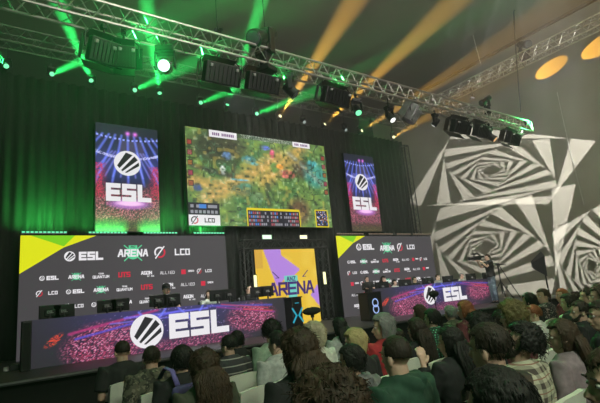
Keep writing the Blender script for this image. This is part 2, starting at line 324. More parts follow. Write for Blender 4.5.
# ------------------------------------------------------------ LED sponsor walls
gray_e = emat('led_grey', (70, 66, 70)); yel_e = emat('led_yellow', (222, 226, 20)); lime_e = emat('led_lime', (122, 205, 30))
def sponsor_wall(name, label, pl, pr, cols, rows_px, big, tri):
    zt = 3.70; z0 = ZS; w = pr-pl; root = thing(name, label, 'led wall', (pl, YB, z0))
    mb = MB(); mb.box((w/2, .06, (zt-z0)/2), (w, .10, zt-z0)); mb.build('cabinet', blackmet, root)
    mb = MB(); mb.add([(0, -.0, 0), (w, 0, 0), (w, 0, zt-z0), (0, 0, zt-z0)], [(0, 1, 2, 3)]); face = mb.build('screen_face', gray_e, root, fix=False); root0 = root; root = face
    h = zt-z0; mb = MB(); mb.cm = 0; a, b = tri
    mb.add([(0, -.004, h), (0, -.004, h-b), (a*.55, -.004, h-b*.33), (a, -.004, h)], [(0, 1, 2, 3)])
    mb.cm = 1; mb.add([(a*.12, -.008, h), (a*.55, -.008, h-b*.30), (a*.70, -.008, h)], [(0, 1, 2)]); mb.build('corner_graphic', [yel_e, lime_e], root, fix=False)
    def loc(p): q = atY(p[0], p[1], YB); return q.x-pl, q.z-z0
    x, z = loc(big[0]); esl_logo('logo', x, z, .21, -.004, root); x, z = loc(big[1]); arena_logo('logo', x, z, .21, -.008, root); x, z = loc(big[2]); lco_logo('logo', x, z, .27, -.004, root)
    xa, _ = loc(cols[0]); xb, _ = loc(cols[1]); zr = loc(rows_px[0])[1]; dz = zr-loc(rows_px[1])[1]; names = ['esl', 'arena', 'quantum', 'uts', 'agon', 'allied', 'omen', 'lco']
    for r in range(6):
        for c in range(8):
            x = xa+(xb-xa)*c/7; z = zr-dz*r; k = names[(c-r) % 8]; y = -.004
            if z < .15: continue
            if k == 'esl': esl_logo('logo', x, z, .095, y, root)
            elif k == 'arena': arena_logo('logo', x, z, .095, y-.004, root)
            elif k == 'quantum': word_logo('logo', 'QUANTUM', x, z-.03, .075, y, root, white_e, 'team')
            elif k == 'uts': word_logo('logo', 'UTS', x, z, .14, y, root, red_e, w=1.6)
            elif k == 'agon': word_logo('logo', 'AGON', x, z+.02, .1, y, root, white_e, 'aoc', 1.5)
            elif k == 'allied': word_logo('logo', 'ALLIED', x, z, .085, y, root, white_e, w=.8)
            elif k == 'omen': prime_logo('logo', x, z, .09, y, root)
            else: lco_logo('logo', x, z, .12, y, root)
    return root0
sponsor_wall('led_sponsor_wall', 'grey LED wall of sponsor logos behind the left player desk', atY(20.5, 237, YB).x, atY(225, 236, YB).x, ((50, 278), (206, 268)), ((50, 278), (50, 293)), ((86, 256), (133, 253), (177, 252)), (1.75, .95))
sponsor_wall('led_sponsor_wall', 'grey LED wall of sponsor logos behind the right player desk', atY(335.5, 234, YB).x, atY(430, 234, YB).x, ((352, 262), (424, 258)), ((352, 262), (351, 273)), ((366, 247), (387, 248), (408, 247)), (1.5, .85))
# ------------------------------------------------------------ banners & main screen
def hung_screen(name, label, tl, br, Y, art, nx, nz, m=None):
    a = atY(*tl, Y); b = atY(*br, Y); w = b.x-a.x; h = a.z-b.z; root = thing(name, label, 'led screen', (a.x, Y, b.z))
    mb = MB(); mb.box((w/2, .07, h/2), (w+.02, .11, h+.02)); mb.build('cabinet', blackmet, root); picture('screen_face', 0, 0, w, h, 0, nx, nz, art(nx, nz), root)
    for x in (w*.15, w*.85): mb = MB(); mb.tube((x, .07, h), (x, .07, 8.45-b.z), .008); mb.build('hanging_wire', blackmet, root)
    return root, w, h
for tl, br, s, lab in (((95.7, 122), (160, 231.5), 5, 'tall LED banner showing a crowd and white letters, hung left of the main screen'), ((343.5, 153), (382.3, 231.5), 6, 'tall LED banner showing a crowd and white letters, hung right of the main screen')):
    root, w, h = hung_screen('led_banner', lab, tl, br, 13.2, lambda a, b: arena_art(a, b, s), 90, 170)
    mb = MB(); esl_mark(mb, w*.49, h*.635, w*.215, -.004); mb.build('emblem', [white_e, ink_e], root, fix=False)
    mb = MB(); text(mb, 'ESL', w*.51, h*.355, h*.165, w=2.05, y=-.004, track=2.7, cw=1.0); mb.build('lettering', white_e, root, fix=False)
root, w, h = hung_screen('main_screen', 'huge LED screen showing a colourful top-down battle map', (184.8, 126), (332.6, 227.5), 13.1, game_art, 380, 230)
SW, SH = w, h
def rect(mb, u0, v0, u1, v1, y): mb.prism([(u0*SW, v0*SH), (u1*SW, v0*SH), (u1*SW, v1*SH), (u0*SW, v1*SH)], y-.004, y)
pan_w = white_e; pan_d = emat('led_dark_panel', (34, 32, 44)); pan_y = emat('led_gold', (225, 205, 30)); pan_b = emat('led_blue', (70, 130, 210)); pan_p = emat('led_purple', (120, 80, 130)); pan_g = emat('led_grey_text', (150, 150, 160))
mb = MB(); mb.cm = 0; rect(mb, .145, .925, .325, 1.0, -.004); mb.cm = 1
for i in range(12):
    if i != 4: rect(mb, .165+.012*i, .945, .173+.012*i, .975, -.008)
mb.build('left_name_plate', [pan_w, pan_p], root, fix=False)
mb = MB(); mb.cm = 0; rect(mb, .735, .94, .875, 1.0, -.004); mb.cm = 1
for i in range(9):
    if i != 3: rect(mb, .75+.012*i, .957, .758+.012*i, .983, -.008)
mb.build('right_name_plate', [pan_w, pan_p], root, fix=False)
mb = MB(); mb.cm = 0; rect(mb, 0, 0, .185, .105, -.004); mb.cm = 1; rect(mb, 0, .105, .185, .225, -.004); mb.cm = 2; rect(mb, .06, .17, .105, .21, -.008)
mb.cm = 3
for i in range(7): rect(mb, .012+.024*i, .12, .028+.024*i, .15, -.008)
for i in range(5): rect(mb, .012+.034*i if i != 2 else .13, .175, .03+.034*i if i != 2 else .17, .205, -.008)
mb.build('corner_panel', [pan_w, pan_d, pan_b, pan_g], root, fix=False)
lco_logo('logo', .1*SW, .052*SH, .2, -.010, root, [ink_e, red_e])
mb = MB(); mb.cm = 1; rect(mb, .365, 0, .735, .17, -.004); mb.cm = 0; rect(mb, .36, .17, .74, .195, -.004); rect(mb, .358, 0, .365, .18, -.004); rect(mb, .735, 0, .742, .18, -.004)
rs = random.Random(4)
for r in range(4):
    for k in range(26):
        mb.cm = rs.choice((2, 2, 3, 4)) if k in (0, 1, 2, 3, 4, 5, 11, 12, 13, 14, 21, 22, 23, 24, 25) else rs.choice((3, 1)); x = .371+.0138*k; rect(mb, x, .01+.04*r, x+.0095, .035+.04*r, -.008)
mb.build('score_table', [pan_y, pan_d, emat('led_rose', (170, 80, 90)), pan_g, pan_b], root, fix=False)
mb = MB(); mb.cm = 0; rect(mb, .862, .0, .97, .205, -.004); mb.cm = 1; rect(mb, .87, .012, .962, .193, -.008)
for k in range(90):
    mb.cm = rs.choice((2, 3, 4, 4)); x = .872+.085*rs.random(); z = .015+.165*rs.random(); rect(mb, x, z, x+.006, z+.012, -.011)
mb.build('mini_map', [pan_y, pan_d, pan_w, pan_b, emat('led_rust', (150, 80, 60))], root, fix=False)
# ------------------------------------------------------------ LED desks
def desk(label, px0, px1, ytop, seed, lx, mark_px, txt_px, ks=1):
    YD = 10.32; a = atY(px0, ytop, YD).x; b = px1 if px1 < 30 else atY(px1, 280, YD).x; w = b-a; h = .9
    root = thing('player_desk', label, 'desk', (a, YD, ZS)); mb = MB(); mb.box((w/2, .06, h/2), (w, .11, h)); mb.build('front_cabinet', blackmet, root)
    nx = int(w*45); picture('screen_face', 0, 0, w, h, 0, nx, 60, desk_art(nx, 60, w/h, seed), root)
    mb = MB(); mb.box((w/2, .34, .73), (w, .54, .04)); mb.build('tabletop', dkplastic, root)
    for x in (.05, w/2, w-.05):
        mb = MB(); mb.box((x, .36, .355), (.05, .46, .71)); mb.build('leg', blackmet, root)
    q = atY(*mark_px, YD); e = MB(); esl_mark(e, q.x-a, q.z-ZS, .40*h*ks, -.004); e.build('emblem', [white_e, ink_e], root, fix=False)
    q = atY(*txt_px, YD); e = MB(); text(e, 'ESL', q.x-a, q.z-ZS, .60*h*ks, w=2.15, y=-.004, track=2.8, cw=1.2); e.build('lettering', white_e, root, fix=False)
    return a, b
desk('long player desk with lit crowd artwork front, on the left half of the stage', 28, 6.75, 320, 11, .4, (147, 331), (200, 323))
desk('long player desk with lit crowd artwork front, on the right half of the stage', 372, 16.55, 288, 12, .4, (430, 295), (455, 293.5), .88)
# ------------------------------------------------------------ centre frame + yellow banner
fr = thing('truss_arch', 'black square-section truss arch framing the yellow banner', 'truss', (0, 12.9, 0))
def truss_between(a, b, s, rc, rb, mchord, mlat, parent, seg=.5, up_=Vector((0, 0, 1))):
    a = Vector(a); b = Vector(b); d = (b-a); L = d.length; d.normalize(); u = up_-d*up_.dot(d)
    if u.length < .1: u = Vector((0, 1, 0))
    u.normalize(); v = d.cross(u); C = [(u*i+v*j)*s/2 for i, j in ((1, 1), (1, -1), (-1, -1), (-1, 1))]
    for c in C: mb = MB(); mb.tube(a+c, b+c, rc, n=8); mb.build('chord', mchord, parent, smooth=False)
    mb = MB(); n = max(1, round(L/seg))
    for k in range(4):
        p, q = C[k], C[(k+1) % 4]
        for i in range(n):
            t0 = a+d*(L*i/n); t1 = a+d*(L*(i+.5)/n); t2 = a+d*(L*(i+1)/n); mb.tube(t0+p, t1+q, rb, n=4, caps=False); mb.tube(t1+q, t2+p, rb, n=4, caps=False)
    for e in (a, b):
        for k in range(4): mb.tube(e+C[k], e+C[(k+1) % 4], rc, n=6)
    mb.build('lattice', mlat, parent)
alu = mat('aluminium', (.42, .41, .38), .42, metal=.8, var=.1)
bt = mat('black_truss', (.035, .035, .035), .45, metal=.4)
xl = atY(249, 300, 12.9).x; xr2 = atY(327, 300, 12.9).x; zt = 3.38
truss_between((xl, 0, ZS), (xl, 0, zt-.15), .28, .025, .012, bt, bt, fr); truss_between((xr2, 0, ZS), (xr2, 0, zt-.15), .28, .025, .012, bt, bt, fr); truss_between((xl-.14, 0, zt), (xr2+.14, 0, zt), .28, .025, .012, bt, bt, fr)
a = atY(254, 249, 12.72); b = atY(321, 318, 12.72); wb = b.x-a.x; hb = 3.22-ZS-.02
rt_ = thing('led_poster', 'yellow and purple arena LED poster inside the black truss arch', 'led screen', (a.x, 12.72, ZS))
mb = MB(); mb.box((wb/2, .045, hb/2), (wb, .07, hb)); mb.build('cabinet', blackmet, rt_)
u, v = grid(80, 80); img = np.zeros((81, 81, 3))+np.array([226, 186, 44]); n1 = vnoise(u, v, 6, 9); img = over(img, (n1-.4)*1.2, (238, 208, 92))
img = over(img, (v > .52)*(u > .14+.35*(1-v))*(u < .42+(v-.55)*0+.30*np.clip(1-(abs(v-.72)/.2), 0, 1)-.1*(v < .6)), (176, 128, 218)); img = over(img, ((u > .86+abs(v-.36)*.9))*(v < .5)*1., (176, 128, 218)); img = over(img, (u < .12)*(v > .75)*.6, (200, 150, 60))
picture('screen_face', 0, 0, wb, hb, 0, 80, 80, img, rt_)
ind = emat('led_indigo', (62, 34, 110)); teal = emat('led_teal', (110, 205, 190))
mb = MB(); mb.cm = 1; mb.box((wb*.55, -.003, hb*.60), (wb*.22, .006, hb*.085)); mb.box((wb*.56, -.002, hb*.40), (wb*.14, .004, hb*.36)); mb.cm = 0
text(mb, 'ARENA', wb*.55, hb*.475, hb*.175, w=1.4, y=-.008, track=1.6, cw=1.15, slant=.05); text(mb, 'ANZ', wb*.55, hb*.60, hb*.06, w=1.3, y=-.008)
for s in (-1, 1): stroke(mb, [(wb*(.55+s*.2), hb*.62), (wb*(.55+s*.29), hb*.70)], .03, -.008); stroke(mb, [(wb*(.55+s*.25), hb*.62), (wb*(.55+s*.21), hb*.62)], .02, -.008)
mb.build('lettering', [ind, teal], rt_, fix=False)
# white lit panels on the arch
def lamp_panel(px, py, w, h, c, label, s, vert=False):
    p = atY(px, py, 12.66 if not vert else 12.6); o = thing('blinder_panel', label, 'stage light', (p.x, p.y, p.z), group=None)
    mb = MB(); mb.box((0, .04, 0), (w+.05, .07, h+.05), bev=.01); mb.build('housing', dkplastic, o); mb = MB(); mb.box((0, 0, 0), (w, .012, h), bev=.004); mb.build('lamp_face', emat('panel_'+str(c[0])+str(c[1])+str(c[2]), c, s), o)
lamp_panel(267, 237, .34, .13, (215, 255, 215), 'white-green lit horizontal panel above the left corner of the yellow poster', 1.5)
lamp_panel(303.5, 237, .30, .12, (255, 252, 205), 'warm white lit horizontal panel above the right corner of the yellow poster', 1.5)
lamp_panel(255.5, 282, .10, .42, (245, 250, 190), 'upright lit panel at the left edge of the yellow poster', 1.5, True)
lamp_panel(324.7, 278, .11, .42, (255, 255, 190), 'upright lit panel at the right edge of the yellow poster', 1.5, True)
# batten lights over sponsor walls
ZB = 3.80
def batten(p0, p1, on, label, i):
    a = atY(p0, 234, 13.0).x; b = atY(p1, 234, 13.0).x; o = thing('led_batten', label, 'stage light', ((a+b)/2, 12.98, 3.725), group=None); L = b-a
    mb = MB(); mb.box((0, .03, .03), (L, .09, .06), bev=.008); mb.build('housing', dkplastic, o)
    n = max(6, int(L/.09)); mb = MB()
    for k in range(n): mb.box((-L/2+(k+.5)*L/n, -.02, .055), (L/n*.72, .03, .04), bev=.006)
    mb.build('lens_row', emat('batten_green', (120, 250, 190), 1.0) if on else emat('batten_warm', (118, 100, 84), 1), o)
    if on:
        ld = bpy.data.lights.new('batten_light', 'AREA'); ld.shape = 'RECTANGLE'; ld.size = L; ld.size_y = .06; ld.energy = 45; ld.color = (.06, 1, .14); ld.spread = R(110)
        lo = bpy.data.objects.new('batten_light', ld); col.objects.link(lo); lo.parent = o; lo.location = (0, .09, .09); lo.rotation_euler = (R(180-32), 0, 0)
for i, (p0, p1, l) in enumerate(((21, 67, 'first from the left'), (88, 127, 'second from the left'), (143, 177, 'third from the left'), (193, 224, 'fourth from the left'))): batten(p0, p1, True, 'green glowing LED batten above the left sponsor wall, '+l, i)
for i, (p0, p1, l) in enumerate(((336, 363, 'leftmost'), (368, 392, 'second from left'), (396, 410, 'third from left'), (412, 430, 'rightmost'))): batten(p0, p1, False, 'dim warm LED batten on top of the right sponsor wall, '+l, i)
# ------------------------------------------------------------ trusses
YF = 6.45
tl = atY(96, 0, YF); zf = tl.z; xe = atY(531, 122.5, YF).x; s = .32
ft = thing('lighting_truss', 'long silver box truss crossing above the front of the stage, carrying most lamps', 'truss', (0, 0, 0))
truss_between((-4.5, YF+s/2, zf-s/2), (xe, YF+s/2, zf-s/2), s, .024, .011, alu, alu, ft, seg=.38)
zb = atY(0, 24, 12.0).z
bk = thing('lighting_truss', 'dim silver box truss above the back of the stage, behind the hanging screens', 'truss', (0, 0, 0))
truss_between((-4.5, 12.2, zb-.2), (15.4, 12.2, zb-.2), .4, .022, .011, mat('dimmed_aluminium', (.13, .13, .12), .6, metal=.5), mat('dimmed_aluminium', (.13, .13, .12), .6), bk, seg=.5)  # weaker light on the back truss is put into a darker aluminium colour
p_wt = p = atX(450, 101, 18); q = atX(600, 27, 18); dzw = atX(600, 12, 18).z-q.z
wt = thing('lighting_truss', 'silver truss running along the bare wall, high on the right', 'truss', (0, 0, 0))
truss_between((18, 3.4, p.z+dzw/2), (18, 13.6, p.z+dzw/2), dzw*.8, .03, .014, mat('warm_aluminium', (.52, .5, .42), .5, metal=.5), alu, wt, seg=.5)
# tower at the right end of the curtain
tw = thing('truss_tower', 'thin dark truss tower standing at the right end of the black curtain', 'truss', (0, 0, 0))
xt = atY(412, 200, 13.36).x; truss_between((xt, 13.36, ZS), (xt, 13.36, 8.0), .26, .022, .01, bt, bt, tw, seg=.5)
# cables down the right wall
def cable(x0, y0, x1, y1, X, label, r=.012, m=blackmet):
    a = atX(x0, y0, X); b = atX(x1, y1, X); mb = MB(); n = 10; pts = [a.lerp(b, i/n)+Vector((0, .03*math.sin(math.pi*i/n), 0)) for i in range(n+1)]; pts[0].z = min(pts[0].z, ZC-.01)
    mb.path(pts, [r]*len(pts), 5); tag(mb.build('hanging_cable', m), label, 'cable')
cable(513, 0, 521, 112, 17.6, 'black cable hanging down past the wall truss, near its camera', .022)
cable(557, 92, 584, 205, 19.6, 'thin pale cable hanging on the bare wall below the round orange light spot', .014, mat('pale_cable', (.3, .3, .25), .6))
cable(465, 0, 481, 65, 17.6, 'thin pale hoist cable hanging from the ceiling left of the wall truss camera', .016, mat('pale_cable', (.3, .3, .25), .6))
a = atX(450, 76, 19.98); b = atX(598, 0, 19.98)
mb = MB(); mb.box((19.93, 6, (a.z+b.z)/2), (.1, 20, .12)); o = mb.build('trim_1', darkwall); o['kind'] = 'structure'
# ------------------------------------------------------------ fixtures
steel = mat('dark_steel', (.015, .015, .017), .4, metal=.3)
def clampmb(z=0):
    mb = MB(); mb.box((0, 0, z+.05), (.06, .05, .10), bev=.008); mb.tube((-.035, 0, z+.12), (.035, 0, z+.12), .035, n=10); return mb
def moving_head(label, pos, tgt, face, group=None, k=1.0, flip=False):
    # pos is lens centre region ; hangs from above (or stands when flip)
    o = thing('moving_head_light', label, 'stage light', pos, 0, group); sg = -1 if flip else 1
    o.scale = (k, k, k)
    d = (Vector(tgt)-Vector(pos)).normalized(); q = d.to_track_quat('Z', 'Y').to_matrix(); yaw = math.atan2(d.y, d.x)-math.pi/2
    rz = Matrix.Rotation(yaw, 3, 'Z')
    mb = MB(); mb.box((0, 0, sg*.30), (.30, .22, .10), rot=rz, bev=.02); bs = mb.build('base', steel, o)
    mb = MB()
    for sx in (-1, 1): mb.box(rz @ Vector((sx*.155, 0, sg*.12)), (.035, .11, .30), rot=rz, bev=.012)
    mb.box((0, 0, sg*.24), (.34, .13, .035), rot=rz, bev=.01); mb.build('yoke', steel, o)
    m4 = q.to_4x4(); mb = MB(); mb.lathe([(.06, -.17), (.10, -.14), (.115, -.02), (.115, .12), (.125, .13), (.125, .165), (.11, .17)], 20, m4); hd = mb.build('head', dkplastic, o, smooth=False)
    mb = MB(); mb.lathe([(.095, .168), (.09, .180), (.05, .19)], 20, m4); mb.build('lens', face, hd)
    if not flip:
        mb = clampmb(.35); mb.build('clamp', blackmet, bs)
    return o, d
def spot(o, pos, d, energy, ang, color, blend=.25, off=.24, radius=.03, name='beam_light'):
    ld = bpy.data.lights.new(name, 'SPOT'); ld.energy = energy; ld.spot_size = R(ang); ld.spot_blend = blend; ld.color = color; ld.shadow_soft_size = radius
    lo = bpy.data.objects.new(name, ld); col.objects.link(lo); lo.parent = o; k = o.scale.x if o else 1; lo.location = d*off; lo.rotation_euler = (-d).to_track_quat('Z', 'Y').to_euler(); return lo
GR = (.03, 1, .16); AM = (1, .52, .085)
fg = emat('lens_green', (120, 240, 170), 1.5); fy = emat('lens_amber', (255, 244, 190), 1.6); fwht = emat('lens_white', (255, 255, 250), 1.5); foff = mat('glass_lens', (.08, .09, .1), .1); fdim = emat('lens_dim', (150, 165, 160), 1)
BP = 1.6
fix = [ # px,py, target px, spot angle, energy, colour, face, label
 ((7, 67), (-22, 30), 5, 3, GR, fg, 'green beam light, leftmost of the row hanging above the stage curtain'),
 ((51, 74.5), (90, 57), 4.5, 3, GR, fg, 'green beam light aiming up and right, second from the left in the back row'),
 ((92, 82.5), (58, 2), 6.5, 3.5, GR, fg, 'green beam light crossing its neighbour, third from the left in the back row'),
 ((134, 90.5), (165, 76), 4, 2.5, GR, fg, 'green beam light aiming right, above the left banner'),
 ((160, 95.5), (146, 0), 8, 3, GR, fg, 'green beam light aiming steeply up, beside the right edge of the left banner'),
 ((200, 103), (232, 90), 4, 2, GR, fg, 'dim green beam light aiming right, above the top left corner of the main screen'),
 ((226.5, 107.5), (262, 0), 8, 3, GR, fg, 'green beam light aiming up, above the left half of the main screen'),
 ((256, 114), (290, 101), 4, 2, GR, fg, 'thin green beam light aiming right, above the middle of the main screen'),
 ((279, 118), (356, -2), 9, 3.2, AM, fy, 'amber beam light aiming up and right, above the middle of the main screen'),
 ((303, 121), None, 5, 0, AM, fdim, 'dim unlit white lamp between two amber beams above the main screen'),
 ((323, 126), (440, 15), 9, 3.2, AM, fy, 'amber beam light above the right end of the main screen'),
 ((344.5, 129), None, 5, 0, AM, fdim, 'dim unlit lamp left of the right banner top'),
 ((360, 132), (470, 62), 8, 1.7, AM, fy, 'amber beam light above the right banner'),
 ((393, 137.5), (450, 104), 5, 1.3, AM, fy, 'amber beam light at the right end of the back row, above the curtain edge')]
for (px, tp, ang, en, c, face, lab) in fix:
    en *= 1.35 if c is GR else 1.0
    p = atY(px[0], px[1], 12.2); t = atY(tp[0], tp[1], 9.2 if c is GR else 7.4) if tp else Vector((p.x, 6, 2))
    o, d = moving_head(lab, p-Vector((0, 0, 0)), t, face, 'beam lights in the back row', .62)
    # rod up to the truss
    mb = MB(); mb.tube((0, 0, .4), (0, 0, (zb-.4-p.z)/.62), .02); mb.build('hanging_pipe', blackmet, o)
    if en: spot(o, p, d, en*60000*BP*(ang/6)**0, ang, c, .6, off=.36, radius=.06)
# front row on the front truss: lens px, target, type
zl = zf-s
def hang(px, py, y=YF+s/2): return atY(px, py, y)
for px, py, tg, face, lab, k, en, c in (
 (165.5, 67, 'cam', emat('lens_green_hot', (185, 255, 205), 3), 'big bright green-white moving light facing the audience under the left of the front truss', 1.0, 6500, GR),
 (357, 110, (5, 3, 0), fg, 'green lit moving light under the front truss, above the right banner', .72, 600, GR),
 (390, 117, (8, 3, 0), fwht, 'warm white lit moving light to the right of the green one under the front truss', .72, 600, (1, .85, .6)),
 (436, 122, (8, 12, 1), fwht, 'small white lit moving light between two black flood boxes on the front truss', .62, 300, (1, .95, .9)),
 (290, 90, (9, 4, 0), foff, 'unlit black moving light under the front truss, beside the flood boxes', .9, 0, GR),
 (491, 137, (14, 2, 0), emat('lens_peach', (235, 190, 130), 1), 'peach lit moving light near the right end of the front truss', .8, 0, GR)):
    p = hang(px, py); t = Vector((-1.6, -.5, 2.2)) if tg == 'cam' else Vector(tg); o, d = moving_head(lab, p, t, face, None, k)
    gap = (zl-p.z)/k-.5
    if gap > 0: mb = MB(); mb.tube((0, 0, .45), (0, 0, .5+gap), .02); mb.build('hanging_pipe', blackmet, o)
    if en: spot(o, p, d, en, 42 if tg == 'cam' else 60, c, .6, off=.3*k, name='head_light')
# green glowing end lamp
p = atY(528.5, 122.5, YF); o = thing('marker_light', 'small green glowing lamp on the right end of the front truss', 'stage light', p)
mb = MB(); mb.box((0, .06, 0), (.12, .10, .12), bev=.015); mb.build('housing', steel, o); mb = MB(); mb.ell((0, 0, 0), (.05, .03, .05)); mb.build('lens', emat('lens_green_end', (120, 255, 170), 5), o)
ld = bpy.data.lights.new('marker_light', 'POINT'); ld.energy = 60; ld.color = GR; ld.shadow_soft_size = .05; lo = bpy.data.objects.new('marker_light', ld); col.objects.link(lo); lo.location = p+Vector((0, -.15, 0))
# black flood boxes with barn doors
def flood(px, py, w, h, label, yaw=0, tilt=25, lit=None, y=YF+s/2, silver=False):
    p = hang(px, py, y); o = thing('flood_light', label, 'stage light', p, R(yaw)); rx = Matrix.Rotation(R(tilt), 3, 'X')
    m_ = mat('silver_flood', (.20, .20, .21), .45, metal=.3) if silver else dkplastic
    mb = MB(); mb.box((0, 0, 0), (w, .18, h), rot=rx, bev=.02)
    for i in range(-3, 4): mb.box(rx @ Vector((i*w/8, -.10, 0)), (.012, .03, h*.8), rot=rx)
    hs_ = mb.build('housing', m_, o)
    for sx in (-1, 1):
        r2 = rx @ Matrix.Rotation(R(sx*28), 3, 'Z'); mb = MB(); mb.box(rx @ Vector((sx*(w/2+.05), .16, 0)), (.012, .24, h*.95), rot=r2, bev=.003); mb.build('barn_door', m_, o)
    for sz in (-1, 1):
        r2 = rx @ Matrix.Rotation(R(-sz*28), 3, 'X'); mb = MB(); mb.box(rx @ Vector((0, .16, sz*(h/2+.05))), (w*.95, .24, .012), rot=r2, bev=.003); mb.build('barn_door', m_, o)
    mb = MB(); t = zl-p.z
    pts = [(-w/2-.05, 0, 0), (-w/2-.05, 0, h/2+.05), (-w/2+.02, 0, h/2+.12), (w/2-.02, 0, h/2+.12), (w/2+.05, 0, h/2+.05), (w/2+.05, 0, 0)]
    mb.path(pts, [.014]*6, 6); mb.build('yoke', steel, o)
    if t > h/2+.15:
        mb = MB(); mb.tube((0, 0, h/2+.12), (0, 0, t), .02); mb.box((0, 0, t), (.08, .09, .08), bev=.01); mb.build('clamp', steel, o)
    mb = MB(); mb.box(rx @ Vector((0, .095, 0)), (w*.86, .01, h*.82), rot=rx); mb.build('lamp_face', lit or mat('flood_glass', (.1, .1, .11), .2), o)
    for dx in (-.38, .38):
        mb = MB(); mb.box(rx @ Vector((dx*w, -.12, h*.3)), (.05, .05, .05), rot=rx, bev=.01); mb.build('knob', mat('pale_knob', (.3, .3, .3), .4), hs_)
    return o
FL = [(104, 52, .46, .36, 'black and grey flood box at the far left under the front truss', 12), (124, 57, .34, .34, 'narrow black and grey flood box right of the far left one', -14), (221, 74, .64, .36, 'black flood box in a round-cornered yoke, left one of the pair above the main screen', 0), (262, 83, .64, .34, 'black flood box in a round-cornered yoke, right one of the pair above the main screen', 0),
      (336, 97, .72, .34, 'wide black flood box above the right end of the main screen', 5), (461, 127, .70, .34, 'black flood box right of the silver one near the end of the truss', 0), (481, 131, .60, .34, 'black flood box beside the peach lit moving light', 5), (513, 138.5, .72, .34, 'rightmost black flood box below the green end lamp', 8)]
for x, y, w, h, l, yw in FL: flood(x, y, w, h, l, yw)
flood(413, 114, .42, .42, 'tilted silver-grey flood box above the top of the truss tower', 30, 40, silver=True)
# big spotlight standing on the truss
def follow(px, py, y, k, label, yaw, X=None):
    p = atX(px, py, X) if X else atY(px, py, y); o = thing('profile_spotlight', label, 'stage light', p, R(yaw)); o.scale = (k, k, k); rx = Matrix.Rotation(R(-32), 4, 'Y')
    mb = MB(); mb.box((0, 0, -.62), (.26, .26, .10), bev=.02); mb.box((0, 0, -.45), (.20, .16, .26), bev=.03); mb.build('base', steel, o)
    mb = MB()
    for sy_ in (-1, 1): mb.box((0, sy_*.15, -.14), (.13, .035, .44), bev=.012)
    mb.box((0, 0, -.33), (.16, .32, .04), bev=.01); mb.build('yoke', steel, o)
    m4 = rx @ Matrix.Rotation(R(-90), 4, 'Y'); mb = MB(); mb.lathe([(.08, -.28), (.125, -.24), (.13, 0), (.115, .05), (.12, .2), (.15, .24), (.15, .34), (.14, .35)], 20, m4); mb.build('head', dkplastic, o)
    mb = MB(); mb.lathe([(.125, .345), (.12, .36), (.05, .365)], 20, m4); mb.build('lens', foff, o)
    mb = MB(); mb.path([(.1, .1, -.1), (.25, .12, -.3), (.12, .14, -.6), (.05, .1, -.9)], [.012]*4, 5); mb.build('power_cable', blackmet, o); return o
follow(264, 36, YF+.1, 1.15, 'large black spotlight standing on top of the front truss', 20)
follow(219, 30, 10.5, .45, 'small grey spotlight seen above the left part of the front truss', 20)
follow(486, 100, YF+.1, .62, 'black camera-like spotlight standing on the right part of the front truss', -20)
follow(523, 44, 0, 1.1, 'black spotlight clamped on top of the truss along the bare wall', 60, 18)
# chain hoist
for px, py in ((266, 0), (219, 0)):
    a = atY(px, 40 if px > 250 else 55, YF+.16); mb = MB(); mb.tube((a.x, a.y, zf), (a.x, a.y, ZC-.01), .008, n=5); tag(mb.build('hoist_chain', blackmet), 'thin hoist chain from ceiling to front truss, '+('right of' if px > 250 else 'left of')+' the large spotlight', 'chain')
